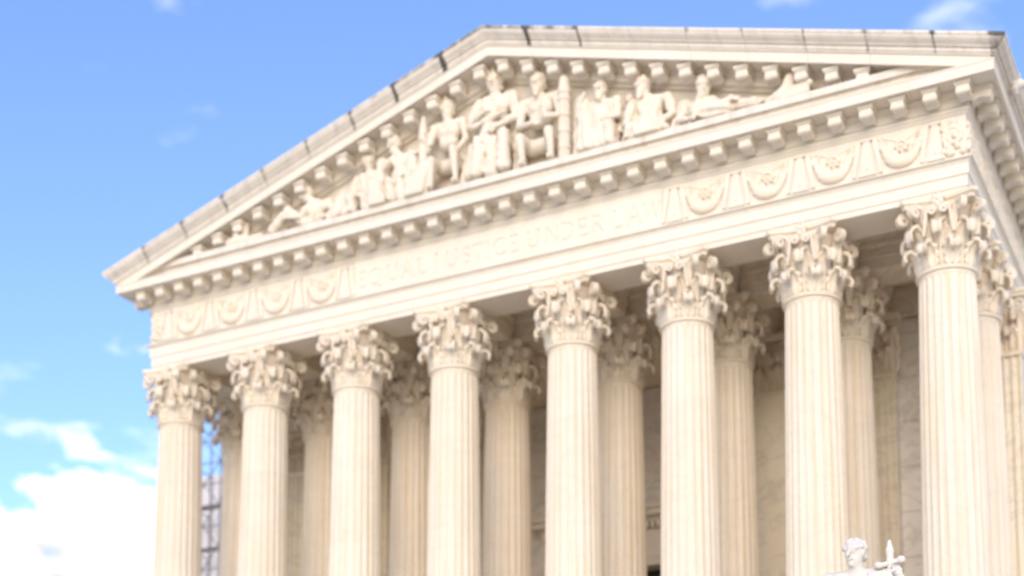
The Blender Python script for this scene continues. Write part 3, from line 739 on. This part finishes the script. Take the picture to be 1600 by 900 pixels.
# doorway
dr = obj('doorway', MB().box(-2.75, -1.75, 8.42, 9.2, POD, 13.45).box(1.75, 2.75, 8.42, 9.2, POD, 13.45).box(-2.75, 2.75, 8.42, 9.2, 13.452, 14.0), M_ENT, B)
obj('door_frieze', MB().box(-2.9, 2.9, 8.44, 8.9, 14.003, 14.72), M_ENT, dr)
obj('door_architrave_moulding', MB().box(-2.45, -2.05, 8.36, 8.419, POD, 13.7).box(2.05, 2.45, 8.36, 8.419, POD, 13.7).box(-2.45, 2.45, 8.36, 8.419, 13.702, 13.9), M_ENT, dr)
obj('door_cornice', MB().box(-3.3, 3.3, 8.32, 8.9, 14.98, 15.12).box(-3.55, 3.55, 7.98, 8.9, 15.122, 15.32).box(-3.7, 3.7, 7.84, 8.9, 15.322, 15.48), M_ENT, dr)
for i in range(29):
    x = -3.08+6.16*i/28; obj('dentil', MB().box(x-0.07, x+0.07, 8.25, 8.5, 14.74, 14.975), M_ENT, dr)
for s in (-1, 1):
    d = obj('door_leaf', MB().box(min(s*0.01, s*1.74), max(s*0.01, s*1.74), 9.25, 9.38, POD, 13.44), M_BRZ, dr)
    for k in range(4): obj('door_panel', MB().bbox(min(s*0.2, s*1.55), max(s*0.2, s*1.55), 9.20, 9.26, POD+0.3+k*2.0, POD+2.1+k*2.0, 0.04), M_BRZ, d)
obj('lobby_side', MB().box(-1.8, -1.752, 9.0, 9.5, POD, 13.5).box(1.752, 1.8, 9.0, 9.5, POD, 13.5).box(-1.8, 1.8, 9.4, 9.45, POD, 13.6), M_BRZ, dr)

# ------------------------------------------------------------------ figures
PB = ZC1+0.50     # top of the plinth under the figures
def head(s, c, h, face=0.0, tilt=0.0, hair='short', beard=False):
    c = np.array(c, float); f = np.array([math.sin(face)*math.cos(tilt), -math.cos(face)*math.cos(tilt), -math.sin(tilt)]); r = np.array([math.cos(face), math.sin(face), 0]); u = np.cross(r, -f)*1.0
    u = np.cross(f, r)*-1.0
    if u[2] < 0: u = -u
    P = lambda a, b, d: c+h*(a*r+b*f+d*u)
    s.cone(P(0, -.06, .14), P(0, .02, -.18), .36*h, .27*h, .05*h)
    s.cone(P(0, -.12, .1), P(0, -.16, .05), .35*h, .33*h, .05*h)
    s.cone(P(0, .14, -.36), P(0, .2, -.38), .13*h, .09*h, .06*h)
    s.cone(P(0, .31, .08), P(0, .43, -.10), .045*h, .075*h, .03*h)
    s.cone(P(-.2, .26, .13), P(.2, .26, .13), .075*h, .075*h, .04*h)
    for q in (-1, 1):
        s.ball(P(q*.135, .36, .03), .075*h, .03*h, True); s.ball(P(q*.135, .285, .02), .055*h, .015*h)
        s.cone(P(q*.33, -.02, .06), P(q*.31, -.0, -.1), .055*h, .045*h, .02*h)
    s.cone(P(-.09, .31, -.22), P(.09, .31, -.22), .04*h, .04*h, .02*h)
    if hair != 'bald':
        r_ = random.Random(int(abs(c[0])*100)); n = 34
        for i in range(n):
            a = r_.uniform(-PI, PI); e = r_.uniform(0.05, 1.0)
            v = np.array([math.cos(a)*math.sqrt(1-e*e), math.sin(a)*math.sqrt(1-e*e), e])
            if v[1] > 0.55 and e < 0.62: continue
            s.ball(P(v[0]*.37, v[1]*.37-.06, .12+v[2]*.37), r_.uniform(.06, .09)*h, .02*h)
        for i in range(12):
            a = r_.uniform(-PI*.95, -PI*.05); s.ball(P(math.cos(a)*.33, math.sin(a)*.33-.06, r_.uniform(-.2, .15)), .08*h, .03*h)
    if hair == 'long':
        for q in (-1, 1): s.cone(P(q*.30, -.1, .0), P(q*.32, -.08, -.55), .12*h, .09*h, .05*h)
    if hair == 'helmet': s.cone(P(0, -.1, .22), P(0, -.1, .24), .42*h, .40*h, .03*h); s.cone(P(0, .2, .62), P(0, -.45, .45), .09*h, .07*h, .04*h)
    if hair == 'crown':
        for i in range(9):
            a = PI*2*i/9; s.cone(P(.34*math.cos(a), .34*math.sin(a)-.05, .32), P(.40*math.cos(a), .40*math.sin(a)-.05, .60), .06*h, .03*h, .02*h)
    if hair == 'band':
        for i in range(16):
            a = PI*2*i/16; s.ball(P(.385*math.cos(a), .385*math.sin(a)-.06, .17), .06*h, .04*h)
    if beard:
        s.cone(P(0, .2, -.32), P(0, .24, -.62), .19*h, .12*h, .05*h); s.cone(P(-.14, .16, -.28), P(-.08, .2, -.5), .1*h, .09*h, .03*h); s.cone(P(.14, .16, -.28), P(.08, .2, -.5), .1*h, .09*h, .03*h)
def hand(s, w, k, h, up=(0, 0, 1), curl_=0.4):
    # w wrist, k knuckle direction
    w = np.array(w, float); d = np.array(k, float); d /= np.linalg.norm(d); up = np.array(up, float); sd_ = np.cross(d, up); sd_ /= max(1e-6, np.linalg.norm(sd_)); nn = np.cross(sd_, d)
    s.cone(w, w+d*.30*h, .12*h, .15*h, .05*h)
    for i, L in enumerate((.26, .31, .29, .22)):
        o_ = w+d*.36*h+sd_*(i-1.5)*.095*h; m_ = o_+d*L*.55*h-nn*curl_*.10*h; e_ = m_+d*L*.45*h-nn*curl_*.28*h
        s.cone(o_, m_, .052*h, .048*h, .012*h); s.cone(m_, e_, .048*h, .04*h, .012*h)
    t0 = w+d*.10*h-sd_*.14*h; t1 = t0+d*.16*h-sd_*.12*h; s.cone(t0, t1, .06*h, .055*h, .03*h); s.cone(t1, t1+d*.16*h-nn*.06*h, .052*h, .045*h, .02*h)
def figure(name, label, h, J, face=0.0, tilt=0.0, hair='short', beard=False, robe=True, legs=True, res=0.036, extra=None, mat=M_SCU, wave=0.02, group='pediment figures', bare=False, finger=0.4, cat='sculpture', floor=None, front=-1.57):
    if floor is None: floor = ZC1+0.501
    s = Sculpt(res); A = {k: np.array(v, float) for k, v in J.items()}
    up = A['head'][2]-0.86*h-(A['sl'][2]+A['sr'][2])/2
    for q in 'lr':
        A['s'+q][2] += up; A['e'+q][2] += up*.5
    k = .10*h
    ch = (A['sl']+A['sr'])/2; pl = (A['hl']+A['hr'])/2; dn = ch-pl
    ax = (A['sr']-A['sl']); ax = ax/np.linalg.norm(ax)
    mid = pl+dn*.55
    s.cone(A['sl']*.86+A['sr']*.14, A['sr']*.86+A['sl']*.14, .27*h, .27*h, k)
    s.cone(ch-ax*.36*h-dn*.22, ch+ax*.36*h-dn*.22, .42*h, .42*h, k)
    s.cone(mid-ax*.25*h, mid+ax*.25*h, .40*h, .40*h, k)
    s.cone(A['hl'], A['hr'], .42*h, .42*h, k)
    s.cone(ch+dn*.02, A['head']-np.array([0, 0, .30*h]), .30*h, .27*h, .10*h)
    if bare:
        for q in (-1, 1): s.ball(ch-dn*.2+ax*q*.28*h+np.array([0, -.28*h, 0]), .24*h, .05*h)
        s.cone(mid+np.array([0, -.40*h, .3*h]), mid+np.array([0, -.42*h, -.4*h]), .03*h, .03*h, .05*h, None, True)
    for q in 'lr':
        s.cone(A['s'+q], A['e'+q], .28*h, .22*h, .08*h); s.cone(A['e'+q], A['w'+q], .215*h, .14*h, .05*h)
        hd = A.get('n'+q, A['w'+q]+(A['w'+q]-A['e'+q])); hand(s, A['w'+q], hd-A['w'+q], h, (0, -1, .3), finger)
        if not bare and robe: s.cone(A['s'+q], A['s'+q]*.35+A['e'+q]*.65, .29*h, .27*h, .04*h, (7, .03*h, 0.5))
        if legs:
            s.cone(A['h'+q], A['k'+q], .34*h, .27*h, .08*h); s.cone(A['k'+q], A['a'+q], .265*h, .15*h, .05*h)
            toe = A.get('t'+q, A['a'+q]+np.array([0, -.6*h, -.05*h])); s.cone(A['a'+q], toe, .16*h, .11*h, .06*h)
            if robe:
                s.cone(A['h'+q], A['k'+q], .37*h, .31*h, .04*h, (8, .035*h, 1.0)); s.cone(A['k'+q]+np.array([0, .05*h, 0]), A['a'+q]*.92+A['k'+q]*.08, .31*h, .36*h, .04*h, (13, .04*h, 0.3))
    if legs and robe:
        km = (A['kl']+A['kr'])/2; am = (A['al']+A['ar'])/2
        s.cone(km+np.array([0, .25*h, -.1*h]), am+np.array([0, .2*h, 0]), .34*h, .40*h, .05*h, (15, .05*h, 0))
        s.cone(A['sl']*.8+A['sr']*.2+np.array([0, -.2*h, 0]), A['hr']*.7+A['hl']*.3+np.array([0, -.3*h, 0]), .20*h, .26*h, .06*h, (6, .04*h, 2))
    head(s, A['head'], h*1.2, face, tilt, hair, beard)
    if extra: extra(s, A, h)
    me = s.mesh('body', wave if robe else wave*.35, 15.0, floor, front)
    o = link(name, me, mat); tag(o, label, cat, group)
    return o

def arr(**k): return k
# centre: enthroned figure
def ex_E(s, A, h):
    s.cone((-0.62, -1.35, 24.95), (0.45, -1.45, 25.12), .085, .085, .03)      # bar of the scales across the lap
    s.cone((-0.55, -.75, 23.3), (-0.55, -.75, 25.6), .16, .14, .05); s.cone((0.55, -.75, 23.3), (0.55, -.75, 25.6), .16, .14, .05)
    s.cone((0.1, -1.25, 25.4), (-0.6, -1.2, 23.6), .16, .30, .06, (8, .05, 0)); s.cone((-.95, -.8, 24.6), (-1.0, -.9, 23.4), .18, .26, .05, (8, .05, 0)); s.cone((.75, -.8, 24.6), (.72, -.9, 23.4), .14, .2, .05, (8, .04, 0))
figure('enthroned_figure', 'crowned robed stone figure seated highest at the centre of the pediment', .585,
       arr(head=(-.08, -1.02, 26.38), sl=(-.62, -.92, 25.62), sr=(.50, -.92, 25.62), hl=(-.36, -.9, 24.45), hr=(.34, -.9, 24.45), el=(-.82, -1.15, 25.0), wl=(-.30, -1.42, 25.28), nl=(0, -1.45, 25.38), er=(.72, -1.12, 24.95), wr=(.28, -1.45, 24.75), nr=(0, -1.5, 24.72),
           kl=(-.40, -1.42, 24.40), kr=(.44, -1.42, 24.45), al=(-.46, -1.36, 23.42), ar=(.42, -1.36, 23.42)), face=.12, hair='crown', extra=ex_E)
figure('bearded_guard_figure', 'bearded bare-chested stone figure seated just right of the crowned central one', .55,
       arr(head=(1.40, -1.05, 25.93), sl=(.86, -.95, 25.18), sr=(2.0, -.95, 25.18), hl=(1.12, -.9, 24.05), hr=(1.78, -.9, 24.05), el=(.82, -1.1, 24.55), wl=(1.32, -1.42, 24.52), nl=(1.6, -1.46, 24.5), er=(2.16, -1.1, 24.6), wr=(1.85, -1.42, 24.62), nr=(1.75, -1.45, 24.9),
           kl=(1.02, -1.45, 24.12), kr=(1.95, -1.45, 24.14), al=(1.05, -1.34, 23.36), ar=(1.98, -1.34, 23.36)), face=.10, beard=True, robe=False, bare=True)
def ex_D(s, A, h):
    s.cone((-2.46, -1.2, 23.3), (-2.46, -1.2, 25.35), .15, .13, .04, (9, .02, 0)); s.cone((-2.46, -1.2, 25.35), (-2.46, -1.2, 25.83), .14, .06, .03)
    s.cone((-2.75, -1.2, 24.75), (-2.15, -1.2, 24.9), .06, .06, .03); s.cone((-2.3, -1.3, 24.0), (-2.6, -1.3, 23.4), .32, .40, .05, (8, .05, 0))
figure('helmeted_guard_figure', 'helmeted stone guard with a tall upright sword seated left of the crowned central figure', .51,
       arr(head=(-1.74, -1.0, 25.96), sl=(-2.22, -.92, 25.22), sr=(-1.22, -.92, 25.22), hl=(-1.98, -.88, 24.2), hr=(-1.42, -.88, 24.2), el=(-2.35, -1.12, 24.62), wl=(-2.35, -1.35, 25.0), nl=(-2.42, -1.35, 25.2), er=(-1.02, -1.05, 24.72), wr=(-1.2, -1.38, 24.35), nr=(-1.3, -1.42, 24.15),
           kl=(-2.05, -1.42, 24.22), kr=(-1.28, -1.42, 24.4), al=(-2.1, -1.34, 23.4), ar=(-1.22, -1.34, 23.4)), face=-.15, hair='helmet', robe=False, bare=True, extra=ex_D)
def ex_C(s, A, h):
    s.cone((-3.95, -1.15, 24.75), (-4.05, -1.15, 23.35), .17, .30, .05, (8, .05, 0)); s.cone((-3.3, -1.05, 24.2), (-3.0, -1.05, 23.35), .30, .36, .06, (14, .045, 1)); s.cone((-2.9, -1.1, 24.6), (-2.75, -1.2, 23.4), .2, .3, .05, (7, .04, 0))
figure('leaning_figure', 'draped stone figure bowing its head forward left of the helmeted guard', .48,
       arr(head=(-3.60, -1.08, 25.28), sl=(-3.86, -.98, 24.66), sr=(-2.98, -.92, 24.78), hl=(-3.28, -.88, 23.85), hr=(-2.78, -.88, 23.88), el=(-4.0, -1.2, 24.2), wl=(-3.72, -1.4, 24.45), nl=(-3.6, -1.42, 24.7), er=(-2.72, -1.1, 24.25), wr=(-3.02, -1.4, 24.05), nr=(-3.25, -1.45, 24.0),
           kl=(-3.55, -1.42, 23.9), kr=(-2.85, -1.42, 23.95), al=(-3.5, -1.34, 23.34), ar=(-2.8, -1.34, 23.34)), face=-.35, tilt=.35, extra=ex_C)
def ex_B(s, A, h):
    s.cone((-5.55, -.85, 24.15), (-5.75, -1.0, 23.35), .22, .34, .06, (9, .05, 0)); s.cone((-4.0, -.8, 24.7), (-3.95, -.9, 23.4), .2, .3, .06, (9, .05, 1)); s.cone((-5.9, -1.0, 23.6), (-5.3, -1.1, 23.45), .2, .24, .06, (7, .04, 0))
    s.cone((-5.0, -1.0, 24.1), (-5.35, -1.2, 23.35), .25, .32, .05, (8, .05, 0)); s.cone((-4.1, -1.3, 23.9), (-3.95, -1.3, 23.35), .3, .36, .05, (8, .05, 0))
figure('turned_seated_figure', 'smooth-haired stone figure looking right, third from the left in the pediment', .48,
       arr(head=(-4.56, -1.0, 25.0), sl=(-5.02, -.92, 24.38), sr=(-4.10, -.96, 24.40), hl=(-4.85, -.88, 23.62), hr=(-4.35, -.88, 23.62), el=(-5.15, -1.15, 23.95), wl=(-4.75, -1.4, 23.78), nl=(-4.5, -1.42, 23.76), er=(-3.92, -1.15, 23.98), wr=(-4.2, -1.4, 23.82), nr=(-4.4, -1.44, 23.8),
           kl=(-5.0, -1.42, 23.72), kr=(-4.0, -1.42, 23.85), al=(-4.95, -1.32, 23.33), ar=(-3.95, -1.32, 23.33)), face=.75, extra=ex_B)
figure('reclining_reader_figure', 'stone figure lying back with knees up at the far left of the pediment', .46,
       arr(head=(-6.92, -1.05, 24.46), sl=(-6.72, -1.12, 23.95), sr=(-6.18, -.85, 24.06), hl=(-6.9, -1.1, 23.48), hr=(-6.55, -.85, 23.5), el=(-6.98, -1.3, 23.62), wl=(-7.30, -1.38, 23.66), nl=(-7.5, -1.4, 23.7), er=(-5.85, -1.0, 23.68), wr=(-6.05, -1.3, 23.45), nr=(-6.2, -1.4, 23.42),
           kl=(-7.55, -1.22, 24.0), kr=(-7.7, -.9, 23.75), al=(-8.15, -1.22, 23.42), ar=(-8.35, -.95, 23.38), tl=(-8.4, -1.22, 23.36), tr=(-8.6, -.95, 23.34)), face=-.7, tilt=.25, robe=True)
def ex_G(s, A, h):
    s.cone((2.98, -1.15, 24.9), (3.15, -1.25, 23.4), .13, .34, .05, (8, .05, 0)); s.cone((3.5, -1.05, 24.4), (3.6, -1.1, 23.3), .34, .40, .06, (15, .045, 0)); s.cone((2.72, -.9, 25.1), (2.68, -.9, 23.4), .15, .18, .05, (6, .03, 0))
figure('robed_elder_figure', 'bald bearded robed stone figure with raised hand beside the carved rod bundle', .47,
       arr(head=(3.42, -1.05, 25.20), sl=(3.02, -.95, 24.58), sr=(3.92, -.95, 24.55), hl=(3.2, -.9, 23.75), hr=(3.8, -.9, 23.75), el=(2.78, -1.2, 24.35), wl=(2.92, -1.35, 24.8), nl=(3.0, -1.35, 25.05), er=(4.02, -1.15, 24.1), wr=(3.72, -1.4, 24.1), nr=(3.5, -1.45, 24.1),
           kl=(3.2, -1.42, 23.85), kr=(3.85, -1.42, 23.85), al=(3.2, -1.34, 23.34), ar=(3.85, -1.34, 23.34)), face=.15, hair='bald', beard=True, extra=ex_G)
figure('low_relief_figure', 'small shallow stone figure set back between the robed elder and the broad-shouldered one', .36,
       arr(head=(4.27, -.80, 24.72), sl=(3.98, -.78, 24.25), sr=(4.55, -.78, 24.25), hl=(4.1, -.78, 23.6), hr=(4.45, -.78, 23.6), el=(3.95, -.9, 23.8), wl=(4.15, -1.0, 23.75), er=(4.55, -.9, 23.8), wr=(4.35, -1.0, 23.75)), legs=False, face=.2)
figure('broad_shouldered_figure', 'broad-shouldered stone figure in a tunic with bent arms, right half of the pediment', .50,
       arr(head=(4.74, -1.08, 24.90), sl=(4.40, -.98, 24.25), sr=(5.50, -.98, 24.22), hl=(4.65, -.92, 23.48), hr=(5.25, -.92, 23.48), el=(4.28, -1.2, 23.72), wl=(4.62, -1.42, 23.52), er=(5.68, -1.15, 23.72), wr=(5.35, -1.42, 23.48),
           kl=(4.5, -1.42, 23.55), kr=(5.3, -1.42, 23.5), al=(4.4, -1.3, 23.3), ar=(5.5, -1.3, 23.3)), face=-.35, beard=True, extra=lambda s, A, h: (s.cone((5.0, -1.0, 23.75), (4.95, -1.2, 23.35), .42, .45, .08, (13, .05, 0)), s.cone((4.5, -.8, 24.2), (4.35, -.9, 23.4), .2, .28, .05, (8, .05, 0))))
def ex_I(s, A, h):
    s.cone((5.95, -.85, 24.1), (5.85, -.95, 23.4), .2, .28, .06, (8, .05, 0)); s.cone((7.3, -.85, 23.65), (7.9, -.85, 23.45), .22, .2, .06, (8, .05, 0))
    s.cone((6.5, -1.2, 23.6), (7.2, -1.25, 23.42), .28, .3, .06, (8, .04, 0))
figure('reclining_youth_figure', 'stone youth lying with legs stretched right, last figure at the right of the pediment', .50,
       arr(head=(6.60, -1.08, 24.40), sl=(5.98, -1.0, 23.80), sr=(6.82, -.92, 23.86), hl=(6.55, -.95, 23.42), hr=(6.95, -.85, 23.48), el=(5.92, -1.25, 23.42), wl=(6.3, -1.42, 23.38), er=(7.02, -1.2, 23.58), wr=(7.35, -1.38, 23.62), nr=(7.6, -1.4, 23.66),
           kl=(7.45, -1.15, 23.56), kr=(7.6, -.9, 23.72), al=(8.1, -1.15, 23.46), ar=(8.2, -.95, 23.5), tl=(8.35, -1.15, 23.52), tr=(8.45, -.95, 23.56)), face=.35, tilt=.3, robe=True, extra=ex_I)
# rod bundle
rb = MB()
for i in range(12):
    a = 2*PI*i/12; rb.tube((2.30+.13*math.cos(a), -1.12+.13*math.sin(a), PB), (2.30+.12*math.cos(a), -1.12+.12*math.sin(a), 25.35), .05, 6)
rb.tube((2.30, -1.12, PB), (2.30, -1.12, 25.5), .12, 10)
for z in (23.6, 24.1, 24.6, 25.1): rb.lathe([(.185, z), (.20, z+.03), (.20, z+.09), (.185, z+.12)], 20, (2.30, -1.12))
rb.lathe([(.19, 25.33), (.20, 25.45), (.15, 25.6), (.16, 25.66), (.14, 25.78), (.07, 25.88), (.02, 25.92)], 20, (2.30, -1.12))
o = obj('rod_bundle', rb, M_SCU); tag(o, 'upright carved bundle of bound rods between bearded guard and robed elder', 'carving')
# still life in the corners
s = Sculpt(.03); s.cone((8.75, -1.1, 23.4), (9.0, -1.1, 23.78), .20, .13, .05); s.cone((9.0, -1.1, 23.78), (9.06, -1.1, 23.9), .16, .17, .03); s.cone((8.45, -1.1, 23.42), (8.75, -1.1, 23.52), .12, .16, .05)
s.cone((9.15, -1.1, 23.55), (9.5, -1.15, 23.62), .16, .12, .05, (6, .03, 0)); s.ball((9.62, -1.2, 23.62), .10, .03); s.cone((8.9, -1.2, 23.35), (9.5, -1.2, 23.4), .16, .14, .05)
tag(link('carved_urn', s.mesh('carved_urn'), M_SCU), 'tilted carved urn with scrolls near the right tip of the pediment', 'carving')
s = Sculpt(.03); s.cone((-9.85, -1.15, 23.4), (-9.45, -1.15, 23.42), .20, .2, .06); s.cone((-9.35, -1.1, 23.4), (-9.30, -1.1, 23.85), .17, .10, .04); s.ball((-9.30, -1.1, 23.95), .12, .03); s.cone((-9.1, -1.1, 23.4), (-8.7, -1.1, 23.44), .15, .13, .05); s.ball((-9.6, -1.2, 23.62), .12, .04)
tag(link('carved_jars', s.mesh('carved_jars'), M_SCU), 'low carved jars and rolls in the left tip of the pediment', 'carving')

# ------------------------------------------------------------------ seated statue in front of the stairs
ST = link('seated_statue', None, None, None, (13.1, -11.3, -0.22))
tag(ST, 'bright white seated marble statue with sword hilt in front of the right columns', 'statue')
sx, sy = 13.1, -11.3
pm = MB().box(-1.7, 1.7, -1.9, 1.7, 0.222, 0.6).box(-1.5, 1.5, -1.7, 1.5, 0.6, 4.6).box(-1.65, 1.65, -1.85, 1.65, 4.6, 4.9)
obj('pedestal', pm, M_STA, ST)
obj('throne', MB().bbox(-0.95, 0.95, -0.35, 0.9, 4.9, 6.1, .04).box(-0.95, 0.95, 0.55, 0.9, 6.1, 7.0), M_STA, ST)
def ex_S(s, A, h):
    s.cone((-.6, .05, 7.82), (.6, .05, 7.82), .17, .17, .1); s.cone((.1, -.3, 7.3), (-.5, -.5, 6.3), .2, .3, .06, (7, .04, 0))
figS = figure('body', None, .47, arr(head=(.0, -.06, 8.33), sl=(-.52, .05, 7.9), sr=(.56, .05, 7.92), hl=(-.32, .1, 6.45), hr=(.32, .1, 6.45), el=(-.78, -.1, 6.9), wl=(-.62, -.6, 6.75), nl=(-.55, -.85, 6.72), er=(1.02, -.05, 7.15), wr=(.90, -.22, 7.72), nr=(.78, -.30, 7.95),
       kl=(-.42, -.75, 6.35), kr=(.42, -.75, 6.35), al=(-.42, -.65, 5.15), ar=(.42, -.65, 5.15)), face=-.28, hair='band', robe=True, res=.026, extra=ex_S, mat=M_STA, wave=.008, finger=.8, floor=4.9, front=-2.0)
for k in ('label', 'category', 'group'):
    if k in figS: del figS[k]
figS.parent = ST
tb = obj('tablet', MB().bbox(.28, .72, -.30, -.16, 6.4, 7.92, .03), M_STA, ST)
sd_m = Sculpt(.016)
sd_m.cone((.66, -.12, 6.5), (.66, -.12, 7.95), .06, .06, .02).cone((.66, -.12, 8.05), (.66, -.12, 8.30), .055, .072, .02).cone((.66, -.12, 8.30), (.66, -.12, 8.47), .07, .035, .03)
sd_m.cone((.46, -.14, 8.03), (.86, -.10, 8.12), .05, .05, .03).ball((.45, -.14, 8.05), .07, .03).ball((.86, -.10, 8.12), .075, .03)
link('sword', sd_m.mesh('sword'), M_STA, ST)

# ------------------------------------------------------------------ scaffold tower behind the left end
SC = link('scaffold_tower', None, None, None, (-21.7, 12.0, 0))
tag(SC, 'steel scaffold tower with white sheeting seen behind the leftmost columns', 'scaffold')
xs, ys = (-2.0, -0.3, 1.4, 2.6), (-0.7, 0.7)
lifts = [0.15+1.9*i for i in range(13)]
for x in xs:
    for y in ys: obj('post', MB().tube((x, y, 0), (x, y, 24.0), .045), M_STEEL, SC)
for z in lifts[1:]:
    for y in ys[:1]: obj('ledger', MB().tube((xs[0], y, z), (xs[-1], y, z), .035), M_STEEL, SC); obj('guard_rail', MB().tube((xs[0], y, z+.95), (xs[-1], y, z+.95), .03), M_STEEL, SC)
    for x in xs: obj('transom', MB().tube((x, ys[0], z-.05), (x, ys[1], z-.05), .035), M_STEEL, SC)
for i, z in enumerate(lifts[1:-1]):
    for x0, x1 in zip(xs[:-1], xs[1:]):
        a, b = (x0, x1) if i % 2 else (x1, x0)
        obj('brace', MB().tube((a, ys[0]-.05, z), (b, ys[0]-.05, z+1.9), .03), M_STEEL, SC); obj('brace', MB().tube((b, ys[0]-.12, z), (a, ys[0]-.12, z+1.9), .025), M_STEEL, SC)
for i, z in enumerate(lifts[4:]):
    for k in range(2):
        if i in (5, 6): obj('plank', MB().box(xs[0 if k % 2 else 1], xs[-1], -.55+k*.28, -.30+k*.28, z+.02, z+.06), M_PLANK, SC)
for i, z in enumerate(lifts[:-2]):
    V = []; nx_ = 18; F = []
    for j in range(5):
        for q in range(nx_+1):
            x = xs[0]+(xs[-1]-xs[0])*q/nx_; V.append((x, .80+.05*math.sin(q*1.1+i*2)+.03*math.sin(j*1.7+q), z+1.9*j/4))
    for j in range(4):
        for q in range(nx_): a = j*(nx_+1)+q; F.append((a, a+1, a+nx_+2, a+nx_+1))
    sh = link('sheeting', mk('sheeting', V, F, True), M_NET, SC)
